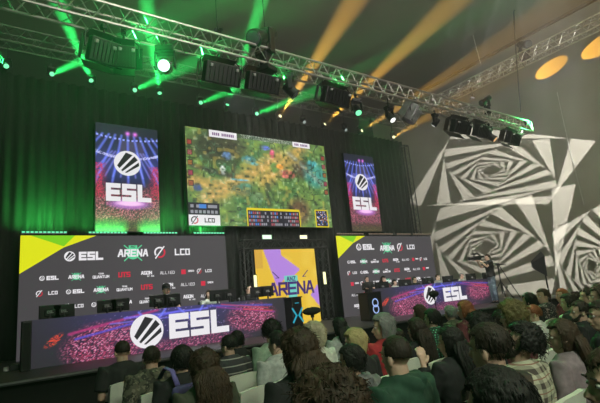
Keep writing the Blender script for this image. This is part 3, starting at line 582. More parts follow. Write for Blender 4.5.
# ------------------------------------------------------------ wall spots and pattern projectors
def wall_spot(px, py, src, ang, en, c, label):
    t = atX(px, py, X1); p = Vector(src); o, d = moving_head(label, p, t, foff, None, .62); spot(o, p, d, en, ang, c, .12, off=.3, radius=.01)
    mb = MB(); mb.tube((0, 0, .4), (0, 0, .55/.62), .02); mb.build('hanging_pipe', blackmet, o)
AM2 = (1, .5, .05)
zw = p_wt.z+dzw*.1-.55
wall_spot(549, 69, (17.75, 12.3, zw), 8.5, 7500, AM2, 'moving light under the wall truss, throwing the lower orange spot on the wall')
wall_spot(600, 46, (17.75, 10.6, zw), 9, 7500, AM2, 'moving light under the wall truss, throwing the upper orange spot on the wall')
GP = Vector((6.2, 1.2, 11.5)); perp = Vector((8, -11, 0)).normalized()
def projector(label, pos, quad, t, N, en, phase=0, ctr=None):
    W = [atX(x, y, X1) for x, y in quad]; c = sum(W, Vector())/4; d = (c-pos).normalized(); o = thing('pattern_projector', label, 'stage light', pos)
    dist = .30; q = (-d).to_track_quat('Z', 'Y').to_matrix(); ax, ay = q.col[0], q.col[1]
    def pl(w): v = w-pos; v = v*(dist/v.dot(d)); return v
    def lp(a, b, k): return a*(1-k)+b*k
    rings = [W]
    for i in range(N): rings.append([lp(rings[-1][k], rings[-1][(k+1) % 4], t) for k in range(4)])
    mb = MB(); th = d*.0006
    def poly(ws):
        vs = [pl(w) for w in ws]; n = len(vs); allv = vs+[v+th for v in vs]; mb.add(allv, [tuple(range(n)), tuple(range(2*n-1, n-1, -1))]+[(i, i+n, (i+1) % n+n, (i+1) % n) for i in range(n)])
    for i in range(N):
        if (i+phase) % 2:
            for k in range(4): poly([rings[i+1][k], rings[i][(k+1) % 4], rings[i+1][(k+1) % 4]])
    poly(rings[-1])
    # outer mask frame
    ang = 0
    P = [pl(w) for w in W]; big = []
    for k in range(4):
        v = P[k]; cc = pl(c); big.append(cc+(v-cc)*6.0)
    for k in range(4):
        a_, b_, e, f = P[k], P[(k+1) % 4], big[(k+1) % 4], big[k]; vs = [a_, b_, e, f]; allv = vs+[v+th for v in vs]; mb.add(allv, [(0, 1, 2, 3), (7, 6, 5, 4), (0, 4, 5, 1), (1, 5, 6, 2), (2, 6, 7, 3), (3, 7, 4, 0)])
        ang = max(ang, d.angle(P[k]))
    mb.build('pattern_plate', blackmet, o, fix=False)
    m4 = (d.to_track_quat('Z', 'Y').to_matrix()).to_4x4(); r_ = .30*math.tan(ang)*1.25
    h = MB(); n = 20
    for i in range(n):
        pass
    h.lathe([(r_*.9, -.45), (r_, -.40), (r_, -.12), (r_*.7, -.08)], 20, m4); h.build('lamp_body', dkplastic, o)
    h = MB(); h.box((0, 0, .5), (.06, .06, .58)); h.build('hanging_pipe', steel, o)
    ld = bpy.data.lights.new('pattern_lamp', 'SPOT'); ld.energy = en; ld.spot_size = min(R(120), 2*ang*1.12); ld.spot_blend = .0; ld.color = (1, .98, .95); ld.shadow_soft_size = 0
    lo = bpy.data.objects.new('pattern_lamp', ld); col.objects.link(lo); lo.parent = o; lo.rotation_euler = (-d).to_track_quat('Z', 'Y').to_euler()
projector('ceiling projector throwing the upper striped square whirl on the wall', GP, [(596, 141), (458, 126), (405, 206), (548, 204)], .145, 16, 37000)
projector('ceiling projector throwing the lower striped square whirl on the wall', GP+perp*1.1, [(576, 184), (440, 208), (412, 296), (552, 294)], .145, 16, 37000)
projector('ceiling projector throwing the striped square whirl at the far right of the wall', GP-perp*1.1, [(600, 205), (552, 232), (566, 330), (660, 300)], .145, 16, 37000)
# ------------------------------------------------------------ stage props
def lectern(name, label, px, py0, py1, w, d, logo, Y=10.0):
    b = atY(px, py1, Y); z1 = atY(px, py0, Y).z; h = z1-ZS; o = thing(name, label, 'lectern', (b.x, Y, ZS)); mb = MB()
    mb.box((0, 0, h/2), (w, d, h-.04), bev=.015); lb = mb.build('body', dkplastic, o); mb = MB(); mb.box((0, .02, h-.01), (w+.06, d+.06, .03), bev=.008); mb.build('top', blackmet, o)
    mb = MB(); y = -d/2-.002
    if logo == 'x':
        for pp in ([(-.15, h*.28), (-.04, h*.46), (-.15, h*.66)], [(.15, h*.28), (.04, h*.46), (.15, h*.66)]): stroke(mb, pp, .045, y)
        mb.box((0, y-.003, h*.82), (.12, .006, .02)); mb.build('emblem', emat('cyan_mark', (40, 160, 185)), lb, fix=False)
    else:
        for cz in (.62, .40):
            n = 26; r = .105
            for i in range(n):
                t0 = 2*math.pi*i/n; t1 = 2*math.pi*(i+1)/n; stroke(mb, [(r*math.cos(t0), h*cz+r*math.sin(t0)*1.05), (r*math.cos(t1), h*cz+r*math.sin(t1)*1.05)], .028, y)
        mb.build('emblem', emat('ring_mark', (165, 190, 245)), lb, fix=False)
    return o
lectern('lectern', 'slim black lectern with a cyan cross emblem, in front of the yellow poster', 295, 297, 327, .32, .36, 'x', 10.15)
lectern('lectern', 'black lectern with two white linked rings, left of the right player desk', 373, 292, 324, .56, .40, 'o', 9.95)
p = atY(27, 345, 9.9); z1 = atY(27, 321, 9.9).z; o = thing('side_speaker', 'tall slim black speaker column at the left end of the left desk', 'speaker', (p.x, 10.15, ZS))
mb = MB(); h = atY(27, 321, 10.15).z-ZS; mb.box((0, 0, h/2), (.16, .28, h), bev=.012); mb.build('cabinet', dkplastic, o); mb = MB(); mb.box((0, -.142, h/2), (.12, .01, h*.92), bev=.003); mb.build('grille', mat('grille_cloth', (.012, .012, .013), .9, scale=200), o)
# footlights / small items on the stage left
p = atZ(9, 371, ZS); o = thing('stage_cable_box', 'small dark junction box with a pale end on the stage floor at far left', 'box', (p.x, p.y, ZS))
mb = MB(); mb.box((.25, 0, .06), (.5, .2, .12), bev=.015); mb.build('box_body', dkplastic, o); mb = MB(); mb.lathe([(.03, 0), (.05, .01), (.05, .07), (.03, .08)], 12, Matrix.Translation((-.05, -.05, .0)) ); mb.build('plug', mat('pale_plug', (.45, .45, .43), .5), o)
# monitors on desks
def monitor(px, py, Y, label, w=.54, h=.31, rz=0):
    q = atY(px, py, Y); zt_ = ZS+.75; o = thing('monitor', label, 'monitor', (q.x, Y, zt_), R(rz), 'monitors on the player desks'); zc = max(q.z-zt_, h/2+.02)
    mb = MB(); mb.box((0, 0, zc), (w, .035, h), bev=.012); mb.box((0, -.03, zc-.02), (w*.5, .04, h*.5), bev=.015); bsh = mb.build('back_shell', mat('gloss_black', (.02, .02, .022), .18), o)
    mb = MB(); mb.box((0, .019, zc), (w*.96, .004, h*.92)); mb.build('display', emat('monitor_glow', (120, 140, 165), .6), o)
    mb = MB(); mb.tube((0, -.03, .01), (0, -.03, zc), .022, n=10); mb.build('stand', steel, o); mb = MB(); mb.box((0, -.02, .006), (.26, .18, .012), bev=.004); mb.build('foot', steel, o)
    mb = MB(); text(mb, 'ESL', 0, zc, .05, w=1.5, y=-.052); mb.build('emblem', mat('monitor_mark', (.25, .25, .26), .4), bsh, fix=False)
mons = [(50, 312, 'left of the pair at the left end of the left desk'), (64, 311, 'right of the pair at the left end of the left desk'), (107, 306, 'left of the second pair on the left desk'), (120, 304.5, 'right of the second pair on the left desk'),
        (158, 300.5, 'left one in front of the capped player'), (172, 299.5, 'right one in front of the capped player'), (217, 295.5, 'left one, before the player right of the cap'), (229, 294.5, 'right one, before the player right of the cap'), (257, 292, 'left of the pair at the right end of the left desk'), (267, 291, 'right of the pair at the right end of the left desk'),
        (382, 286.5, 'first from the left on the right desk'), (405, 284, 'second from the left on the right desk'), (428, 282, 'third from the left on the right desk'), (448, 280, 'fourth from the left on the right desk'), (471, 277.5, 'fifth from the left on the right desk'), (487, 276, 'at the right end of the right desk')]
for x, y, l in mons: monitor(x, y, 10.62, 'black monitor, '+l, w=.40 if x < 300 else .62, h=.27 if x < 300 else .30)
# light stand / tripod and soft light on the right
p = atY(504, 300, 10.6); o = thing('microphone_stand', 'black tripod stand beside the standing camera operator', 'stand', (p.x, 10.6, ZS)); zt_ = atY(503, 264, 10.6).z-ZS
mb = MB(); mb.tube((0, 0, .25), (0, 0, zt_), .028, n=8); mb.build('pole', blackmet, o)
for k in range(3):
    t = R(20+120*k); mb = MB(); mb.tube((0, 0, .75), (.5*math.cos(t), .5*math.sin(t), .02), .02, n=6); mb.build('leg', blackmet, o)
mb = MB(); mb.path([(-.25, 0, zt_+.04), (.1, 0, zt_), (.45, -.1, zt_-.05)], [.02]*3, 6); mb.box((0, 0, zt_), (.14, .12, .1), bev=.02); mb.build('boom_arm', blackmet, o)
mb = MB(); mb.path([(.06, 0, zt_), (.5, -.1, zt_-.75), (.9, -.2, .02)], [.018]*3, 6); mb.build('brace', blackmet, o)
p = atY(548, 288, 8.3); a = atY(541, 264, 8.3); o = thing('softbox', 'black four-sided light box tilted on a stand at the right end of the stage', 'stage light', (p.x, 8.3, 0)); zc = a.z
mb = MB(); mb.tube((0, 0, .0), (0, 0, zc-.1), .022, n=8); mb.build('pole', blackmet, o)
for k in range(3):
    t = R(40+120*k); mb = MB(); mb.tube((0, 0, .5), (.5*math.cos(t), .5*math.sin(t), .02), .016, n=6); mb.build('leg', blackmet, o)
ro = (Matrix.Rotation(R(35), 3, 'Z') @ Matrix.Rotation(R(-18), 3, 'Y')); mb = MB(); vs = [ro @ Vector(v)+Vector((a.x-p.x, 0, zc)) for v in ((-.28, -.10, -.38), (.28, -.10, -.38), (.30, -.10, .38), (-.30, -.10, .38), (-.10, .30, -.1), (.10, .30, -.1), (.10, .30, .1), (-.10, .30, .1))]
mb.add(vs, [(0, 1, 2, 3), (7, 6, 5, 4), (0, 4, 5, 1), (1, 5, 6, 2), (2, 6, 7, 3), (3, 7, 4, 0)]); mb.build('hood', mat('softbox_cloth', (.03, .03, .032), .7), o)
# furry microphones above the crowd
def furry(px, py, Y, k, label, rz):
    p = atY(px, py, Y); o = thing('boom_microphone', label, 'microphone', (p.x, Y, 0), R(rz)); me_ = MB(); L = .17*k
    me_.ell((0, 0, 0), (L, .05*k, .05*k), 24, 14); me = me_.mesh('wind_shield')
    for v in me.vertices: v.co += v.co.normalized()*noise.noise(v.co*60)*.012*k
    for v in me.vertices: v.co.z += p.z
    link('wind_shield', me, mat('fur_black', (.012, .012, .012), .95), o, True)
    mb = MB(); mb.tube((0, 0, .02), (0, 0, p.z-.05*k), .012, n=8); mb.build('stand_pole', blackmet, o); mb = MB(); mb.box((0, 0, p.z-.06*k), (.05, .04, .05*k), bev=.008); mb.build('mount', blackmet, o)
    for j in range(3): t = R(120*j+30); mb = MB(); mb.tube((0, 0, .28), (.28*math.cos(t), .28*math.sin(t), .012), .01, n=6); mb.build('leg', blackmet, o)
furry(312, 311, 5.9, 1.2, 'furry black microphone on a stand in front of the yellow poster', 10)
furry(434, 294, 7.6, 1.7, 'dark furry microphone on a stand in front of the right desk emblem', 20)
# ------------------------------------------------------------ people
def hand(mb, w, d, side, curl=.6, up_=Vector((0, 0, 1))):
    d = Vector(d).normalized(); sd = d.cross(up_).normalized()*side; w = Vector(w); n = sd.cross(d)*side
    if n.z < 0: n = -n
    mb.path([w-d*.02, w+d*.02, w+d*.06, w+d*.095], [(.026, .02), (.034, .02), (.042, .019), (.038, .014)], 10)
    for i, (o_, L) in enumerate(((-.033, .062), (-.011, .075), (.011, .07), (.033, .055))):
        a = w+d*.088+sd*o_; b = a+d*L*.5-n*.012*curl; c = b+d*L*.38-n*.034*curl; e = c+d*L*.12-n*.026*curl; mb.path([a-d*.02, a, b, c, e], [.0095, .0095, .009, .0085, .006], 7)
    a = w+d*.025-sd*.03; b = a+d*.03-sd*.026-n*.006; c = b+d*.032-sd*.006-n*.01; mb.path([a, b, c], [.013, .011, .008], 7)
PIV = Vector((0, 0, 1.13)); HD = .032
HC = Vector((0, .015, 1.245))
def headrot(turn, nod): return Matrix.Rotation(R(turn), 3, 'Z') @ Matrix.Rotation(R(-nod), 3, 'X')
BODY = {}
ARMS = {'lap': (((-.20, -.01, 1.015), (-.235, -.02, .74), (-.15, .22, .66)), (.25, .9, -.25)), 'desk': (((-.20, .0, 1.015), (-.24, .10, .77), (-.17, .36, .79)), (.2, 1, 0)),
        'raise': (((-.20, 0, 1.015), (-.22, .14, .78), (-.14, .2, 1.02)), (.1, .15, 1)), 'cam': (((-.20, 0, 1.015), (-.22, .2, .86), (-.10, .36, 1.08)), (.3, .7, .4)), 'cross': (((-.20, -.01, 1.015), (-.235, .06, .76), (-.02, .20, .80)), (1, .2, 0))}
def armpts(p, side):
    (a, b, c), d = ARMS[p]; f = lambda v: Vector((v[0]*side*-1 if True else v[0], v[1], v[2])); return f(a), f(b), f(c), Vector((d[0]*(-side) if True else d[0], d[1], d[2]))
LEGS = {'sit': ((.09, .02, .52), (.12, .42, .51), (.12, .40, .10)), 'stand': ((.09, 0, .52), (.11, .02, .02), (.11, 0, -.40))}
def body_mesh(pose, armL, armR, turn, nod):
    key = (pose, armL, armR, turn, nod)
    if key in BODY: return BODY[key]
    mb = MB(); mb.path([(0, 0, .44), (0, 0, .5), (0, 0, .62), (0, .01, .74), (0, 0, .9), (0, -.01, 1.015), (0, -.005, 1.065)], [(.14, .11), (.165, .125), (.145, .105), (.155, .108), (.185, .118), (.185, .098), (.10, .065)], 16)
    H = headrot(turn, nod); hp = lambda v: H @ (Vector(v)-PIV)+PIV-Vector((0, 0, HD))
    mb.path([(0, -.01, 1.02), (0, 0, 1.08), hp((0, .005, 1.16)), hp((0, .01, 1.2))], [(.07, .062), (.062, .062), (.062, .064), (.055, .055)], 12)
    mb.ell(hp((0, -.0, 1.255)), (.076, .094, .088), 18, 12, H); mb.ell(hp((0, .028, 1.195)), (.058, .064, .078), 16, 10, H); mb.ell(hp((0, .058, 1.14)), (.032, .032, .028), 10, 8, H)
    mb.path([hp((0, .085, 1.235)), hp((0, .100, 1.21)), hp((0, .112, 1.192)), hp((0, .095, 1.183))], [.008, .012, .016, .012], 8)
    mb.ell(hp((0, .088, 1.160)), (.024, .012, .011), 10, 6, H)
    for sx in (-1, 1): mb.ell(hp((sx*.078, -.004, 1.205)), (.012, .022, .034), 10, 8, H); mb.ell(hp((sx*.034, .082, 1.248)), (.022, .012, .008), 8, 6, H)
    for side, ar in ((1, armR), (-1, armL)):
        a, b, c, d = armpts(ar, side); mb.path([Vector((side*.12, -.005, 1.0)), a, a.lerp(b, .5), b, b.lerp(c, .35), c], [.05, .052, .046, .038, .04, .026], 12); hand(mb, c, d, side)
    hp_, kn, an = LEGS[pose]
    for side in (1, -1):
        f = lambda v: Vector((v[0]*side, v[1], v[2])); h_, k_, a_ = f(hp_), f(kn), f(an)
        mb.path([h_, h_.lerp(k_, .5), k_, k_.lerp(a_, .35), a_], [.085, .075, .058, .055, .038], 12); mb.path([a_+Vector((0, -.04, -.05)), a_+Vector((0, .06, -.055)), a_+Vector((0, .17, -.07))], [(.036, .04), (.042, .03), (.036, .018)], 10)
    me = remesh(mb, 'body', .0085, 3); BODY[key] = me; return me
def shirt_mesh(armL, armR, sleeve, hood, pose='sit', bulk=1.0):
    key = ('shirt', armL, armR, sleeve, hood, pose, bulk)
    if key in BODY: return BODY[key]
    mb = MB(); g = .016*bulk+ (.012 if hood else 0)
    mb.path([(0, 0, .49 if pose == 'sit' else .47), (0, 0, .52), (0, 0, .62), (0, .005, .74), (0, 0, .9), (0, -.01, 1.01), (0, -.01, 1.058), (0, -.005, 1.085)], [(.165+g, .125+g), (.172+g, .134+g), (.158+g, .12+g), (.158+g, .116+g), (.195+g, .125+g), (.188+g, .105+g), (.12+g, .075+g), (.072+g*.6, .066+g*.6)], 20)
    for side, ar in ((1, armR), (-1, armL)):
        a, b, c, d = armpts(ar, side); k = g*.9
        pts = [Vector((side*.12, -.005, 1.0)), a, a.lerp(b, .5), b, b.lerp(c, .4), c.lerp(b, .08)]; rd = [.055+k, .058+k, .054+k, .047+k, .048+k, .036+k]
        if sleeve == 'tee': pts = [pts[0], pts[1], a.lerp(b, .35), a.lerp(b, .72)]; rd = [.055+k, .058+k, .058+k, .062+k]
        mb.path(pts, rd, 12)
    if hood:
        mb.path([(-.105, .05, 1.06), (-.10, -.05, 1.07), (-.05, -.115, 1.05), (0, -.13, 1.03), (.05, -.115, 1.05), (.10, -.05, 1.07), (.105, .05, 1.06)], [.026, .036, .044, .05, .044, .036, .026], 10)
        mb.ell((0, -.12, .97), (.10, .04, .09))
    me = remesh(mb, 'shirt', .0125, 3, disp=.012 if sleeve != 'tee' else .008, dscale=9); BODY[key] = me; return me
def trouser_mesh(pose):
    key = ('tr', pose)
    if key in BODY: return BODY[key]
    mb = MB(); mb.path([(0, 0, .425), (0, 0, .5), (0, 0, .58)], [(.15, .12), (.178, .138), (.16, .12)], 16); hp_, kn, an = LEGS[pose]
    for side in (1, -1):
        f = lambda v: Vector((v[0]*side, v[1], v[2])); h_, k_, a_ = f(hp_), f(kn), f(an); mb.path([h_, h_.lerp(k_, .5), k_, k_.lerp(a_, .35), a_.lerp(k_, .06)], [.098, .09, .074, .07, .06], 12)
    me = remesh(mb, 'trousers', .014, 3, disp=.01, dscale=8); BODY[key] = me; return me
def shoe_mesh(pose):
    key = ('sh', pose)
    if key in BODY: return BODY[key]
    an = Vector(LEGS[pose][2]); mb = MB()
    for side in (1, -1):
        a_ = Vector((an.x*side, an.y, an.z)); mb.path([a_+Vector((0, -.07, -.055)), a_+Vector((0, -.02, -.05)), a_+Vector((0, .08, -.06)), a_+Vector((0, .2, -.075))], [(.04, .04), (.046, .05), (.05, .038), (.036, .022)], 12)
    me = mb.mesh('shoes'); BODY[key] = me; return me
def hair_mesh(style, seed=0):
    key = ('hair', style, seed)
    if key in BODY: return BODY[key]
    bm = bmesh.new(); bmesh.ops.create_icosphere(bm, subdivisions=5, radius=1); off = Vector((seed*3.1, seed*1.7, 0))
    base = Vector((.080, .098, .095)); C = Vector((0, -.002, 1.252)); th = {'short': .006, 'crop': .002, 'medium': .016, 'long': .016, 'curly': .04, 'bigcurly': .052, 'afro': .03, 'bob': .02, 'ponytail': .012, 'cap': .004, 'wavy': .03}[style]
    lowz = {'short': -.60, 'crop': -.45, 'medium': -.85, 'long': -1.0, 'curly': -1.0, 'bigcurly': -1.3, 'afro': -.6, 'bob': -1.2, 'ponytail': -.7, 'cap': -.6, 'wavy': -1.2}[style]
    for v in bm.verts:
        d = v.co.normalized(); p = Vector((d.x*base.x, d.y*base.y, d.z*base.z))
        front = max(0, d.y); low = d.z
        n1 = noise.noise(d*3+off); n2 = noise.noise(d*9+off); n3 = noise.noise(Vector((d.x*22, d.y*22, d.z*5))+off)
        r = th*(1+.35*n1+.25*n2)+.0015*n3+.0015*n2
        if style in ('curly', 'bigcurly', 'afro'): r += th*.22*noise.noise(d*14+off)+.004*noise.noise(d*30+off)
        if style == 'bigcurly' : r *= 1.0+.5*max(0, -d.z)+.3*abs(d.x)
        face = d.y > .35 and low < .42+.15*n1
        under = low < lowz*.75 and style in ('short', 'crop', 'cap', 'afro', 'medium', 'ponytail')
        side = style in ('short', 'crop', 'cap') and low < -.25 and d.y > -.2
        if face or under or side: r = -.022
        elif style in ('long', 'bob', 'curly', 'bigcurly', 'medium', 'wavy') and low < 0 and d.y > .25: r = -.02
        p += d*r
        if style in ('bob', 'curly', 'bigcurly', 'medium', 'long', 'wavy') and low < 0 and d.y < .25: p.z -= {'wavy': .08, 'bob': .07, 'curly': .06, 'bigcurly': .13, 'medium': .03, 'long': .06}[style]*(-low)
        v.co = p+C-PIV
    me = bpy.data.meshes.new('hair'); bm.to_mesh(me); bm.free(); mb = MB(); mb.v = [tuple(v.co) for v in me.vertices]; mb.f = [tuple(p.vertices) for p in me.polygons]; mb.mi = [0]*len(mb.f); rs = random.Random(seed)
    if style in ('long', 'ponytail', 'wavy'):
        L = {'long': .42, 'wavy': .36, 'ponytail': .30}[style]; hw = {'long': .112, 'wavy': .135, 'ponytail': .03}[style]
        vs = []; nr = 10; ns = 40
        for i in range(nr):
            t = i/(nr-1); z = .11-L*t; w_ = min(hw, .070+.30*t)*(1-.35*t*t)+.01*math.sin(t*5); dpt = {'long': .05, 'wavy': .07, 'ponytail': .03}[style]*(1-.3*t)
            for k in range(ns):
                a = 2*math.pi*k/ns; g = 1+.10*math.sin(a*11+t*3+seed)+.06*math.sin(a*17-t*2); vs.append((math.cos(a)*w_*g, -.075-.05*min(1, t*2)+math.sin(a)*dpt*g-(.02 if style == 'ponytail' else 0), z))
        mb.add(vs, [(i*ns+k, i*ns+(k+1) % ns, (i+1)*ns+(k+1) % ns, (i+1)*ns+k) for i in range(nr-1) for k in range(ns)]+[tuple(range(ns))[::-1], tuple((nr-1)*ns+k for k in range(ns))])
        for k in range(90 if style == 'long' else 500 if style == 'wavy' else 20):
            a = rs.uniform(math.pi, 2*math.pi); x = math.cos(a)*hw; y = -.09+math.sin(a)*.05; wv = .018 if style == 'wavy' else .004; mb.path([(x*(.62+.38*min(1, t5*3.5))*(1-.1*t5)+wv*math.sin(k+t5*11), y-.04*min(1, t5*2.5)+wv*math.cos(k*1.7+t5*9), .08-t5*L*(.8+.3*((k*37) % 10)/10)) for t5 in (0, .2, .4, .6, .8, 1)], [.004, .0045, .0045, .004, .003, .0008], 4)
    nst = {'curly': 500, 'bigcurly': 1500, 'short': 500, 'medium': 600, 'afro': 600, 'crop': 0, 'bob': 120, 'long': 60, 'ponytail': 60, 'cap': 0, 'wavy': 700}[style]; hv = [v for v in me.vertices if not (v.co.y > .06 and v.co.z < .16) and v.co.z > (-.12 if style in ('curly', 'bigcurly', 'bob', 'wavy') else .02)]
    for k in range(nst):
        v = rs.choice(hv); n = v.normal; p = v.co-n*.004; kk = rs.uniform(.008, .022) if style in ('curly', 'bigcurly', 'wavy') else (.02 if style == 'afro' else .012); g = Vector((rs.uniform(-1, 1), rs.uniform(-1, 1), rs.uniform(-1.2, .1)))
        if style in ('short', 'medium', 'bob'): g = Vector((rs.uniform(-.3, .3), -.3, -1.2))
        q1 = p+n*kk*.6+g*kk*.4; q2 = q1+n*kk*.25+g*kk*.9; q3 = q2-n*kk*.3+g*kk*.5; mb.path([p, q1, q2, q3], [.0022, .002, .0015, .0005], 3)
    bpy.data.meshes.remove(me); me = mb.mesh('hair'); me.polygons.foreach_set('use_smooth', [True]*len(me.polygons)); BODY[key] = me; return me
def cap_mesh():
    if 'cap' in BODY: return BODY['cap']
    mb = MB(); n = 24; prof = [(.088, .02), (.09, .05), (.082, .09), (.055, .118), (.01, .128)]; mb.lathe(prof, n, Matrix.Translation(Vector((0, 0, 1.245))-PIV) @ Matrix.Diagonal((1, 1.16, 1, 1)))
    pts = []; vs = []
    for i in range(13):
        a = R(20+140*i/12); vs.append((.085*math.cos(a), .10*math.sin(a), 0)); vs.append((.085*math.cos(a), .10*math.sin(a)+.075*math.sin(a), -.014))
    o_ = Vector((0, 0, 1.272))-PIV; vs = [Vector(v)+o_ for v in vs]; m = len(vs); allv = vs+[v+Vector((0, 0, .005)) for v in vs]
    mb.add(allv, [(2*i, 2*i+1, 2*i+3, 2*i+2) for i in range(12)]+[(2*i+m, 2*i+2+m, 2*i+3+m, 2*i+1+m) for i in range(12)]+[(2*i+1, 2*i+1+m, 2*i+3+m, 2*i+3) for i in range(12)]); me = mb.mesh('cap'); BODY['cap'] = me; return me
def eyes_mesh():
    if 'eyes' in BODY: return BODY['eyes']
    out = []
    for sx in (-1, 1): mb = MB(); mb.cm = 0; mb.ell(Vector((sx*.033, .079, 1.228))-PIV, (.014, .012, .009), 10, 8); mb.cm = 1; mb.ell(Vector((sx*.033, .086, 1.228))-PIV, (.006, .006, .006), 8, 6); mb.box(Vector((sx*.034, .092, 1.252))-PIV, (.034, .010, .006), bev=.002); me = mb.mesh('eye'); me.materials.append(mat('eye_white', (.6, .58, .55), .3, var=0)); me.materials.append(mat('eye_dark', (.02, .015, .01), .3, var=0)); me.polygons.foreach_set('material_index', mb.mi); out.append(me)
    BODY['eyes'] = out; return out
def mouth_mesh():
    if 'mouth' in BODY: return BODY['mouth']
    mb = MB(); mb.ell(Vector((0, .096, 1.162))-PIV, (.021, .008, .004), 10, 6); mb.ell(Vector((0, .095, 1.156))-PIV, (.018, .008, .005), 10, 6); me = mb.mesh('mouth'); BODY['mouth'] = me; return me
def beard_mesh():
    if 'beard' in BODY: return BODY['beard']
    mb = MB(); mb.path([Vector((-.070, .02, 1.20))-PIV, Vector((-.056, .055, 1.15))-PIV, Vector((-.02, .088, 1.128))-PIV, Vector((.02, .088, 1.128))-PIV, Vector((.056, .055, 1.15))-PIV, Vector((.070, .02, 1.20))-PIV], [.012, .02, .024, .024, .02, .012], 10); me = remesh(mb, 'beard', .006, 2, disp=.004, dscale=60); BODY['beard'] = me; return me
def hairmat(name, c):
    if name in MATS: return MATS[name]
    m = mat(name, c, .6, scale=6, var=.35, spec=.3); nt = m.node_tree; b = nt.nodes['Principled BSDF']; tc = nt.nodes.new('ShaderNodeTexCoord'); mp = nt.nodes.new('ShaderNodeMapping'); mp.inputs['Scale'].default_value = (60, 60, 5); n = nt.nodes.new('ShaderNodeTexNoise'); n.inputs['Scale'].default_value = 2; n.inputs['Detail'].default_value = 3
    bp = nt.nodes.new('ShaderNodeBump'); bp.inputs['Strength'].default_value = .6; bp.inputs['Distance'].default_value = .01; nt.links.new(tc.outputs['Object'], mp.inputs[0]); nt.links.new(mp.outputs[0], n.inputs['Vector']); nt.links.new(n.outputs['Fac'], bp.inputs['Height']); nt.links.new(bp.outputs['Normal'], b.inputs['Normal']); return m
def patmat(name, kind, c1, c2, c3=None, scale=1):
    if name in MATS: return MATS[name]
    m = bpy.data.materials.new(name); m.use_nodes = True; nt = m.node_tree; b = nt.nodes['Principled BSDF']; b.inputs['Roughness'].default_value = .85; tc = nt.nodes.new('ShaderNodeTexCoord'); L = nt.links.new
    sp = nt.nodes.new('ShaderNodeSeparateXYZ'); L(tc.outputs['Object'], sp.inputs[0])
    def math_(op, a, b_=None):
        n = nt.nodes.new('ShaderNodeMath'); n.operation = op
        for i, v in enumerate((a, b_)):
            if v is None: continue
            if isinstance(v, (int, float)): n.inputs[i].default_value = v
            else: L(v, n.inputs[i])
        return n.outputs[0]
    def mix(f, a, b_):
        n = nt.nodes.new('ShaderNodeMixRGB'); L(f, n.inputs[0])
        for i, v in ((1, a), (2, b_)):
            if isinstance(v, tuple): n.inputs[i].default_value = (*v, 1)
            else: L(v, n.inputs[i])
        return n.outputs[0]
    if kind == 'stripe':
        f = math_('LESS_THAN', math_('FRACT', math_('MULTIPLY', sp.outputs['Z'], 1/.075)), .16); o_ = mix(f, c1, c2)
    elif kind == 'plaid':
        xx = math_('ADD', sp.outputs['X'], math_('MULTIPLY', sp.outputs['Y'], .6)); fz = math_('LESS_THAN', math_('FRACT', math_('MULTIPLY', sp.outputs['Z'], 1/.085)), .4); fx = math_('LESS_THAN', math_('FRACT', math_('MULTIPLY', xx, 1/.085)), .4)
        f2 = math_('LESS_THAN', math_('FRACT', math_('ADD', math_('MULTIPLY', sp.outputs['Z'], 1/.085), .35)), .08); o_ = mix(math_('MULTIPLY', math_('ADD', fz, fx), .5), c1, c2); o_ = mix(f2, o_, c3 or c2)
    elif kind == 'dots':
        v = nt.nodes.new('ShaderNodeTexVoronoi'); v.inputs['Scale'].default_value = 34; v.inputs['Randomness'].default_value = .15; L(tc.outputs['Object'], v.inputs['Vector']); o_ = mix(math_('LESS_THAN', v.outputs['Distance'], .3), c1, c2)
    elif kind == 'camo':
        n = nt.nodes.new('ShaderNodeTexNoise'); n.inputs['Scale'].default_value = 16*scale; L(tc.outputs['Object'], n.inputs['Vector']); o_ = mix(math_('GREATER_THAN', n.outputs['Fac'], .52), c1, c2)
        n = nt.nodes.new('ShaderNodeTexNoise'); n.inputs['Scale'].default_value = 22*scale; L(tc.outputs['Object'], n.inputs['Vector']); o_ = mix(math_('GREATER_THAN', n.outputs['Fac'], .60), o_, c3 or c1)
    elif kind == 'band':
        # single pale band around the upper back
        d = math_('ABSOLUTE', math_('SUBTRACT', math_('SUBTRACT', sp.outputs['Z'], math_('MULTIPLY', math_('MULTIPLY', sp.outputs['X'], sp.outputs['X']), -1.6)), .80)); o_ = mix(math_('LESS_THAN', d, .05), c1, c2)
    L(o_, b.inputs['Base Color']); MATS[name] = m; return m
SK = {'fair': mat('skin_fair', (.50, .32, .24), .5, var=.05), 'tan': mat('skin_tan', (.33, .19, .12), .5, var=.05)}
HR = {'black': hairmat('hair_black', (.010, .009, .008)), 'dark': hairmat('hair_dark', (.022, .015, .010)), 'brown': hairmat('hair_brown', (.042, .025, .014)), 'blond': hairmat('hair_blond', (.38, .30, .14)), 'pale': hairmat('hair_pale', (.42, .36, .26)), 'grey': hairmat('hair_grey', (.17, .17, .165)), 'red': hairmat('hair_red', (.22, .075, .03)), 'yellow': hairmat('hair_olive', (.12, .095, .035))}
def cl(name, c): return mat('cloth_'+name, c, .9, scale=25, var=.2, bump=.1)
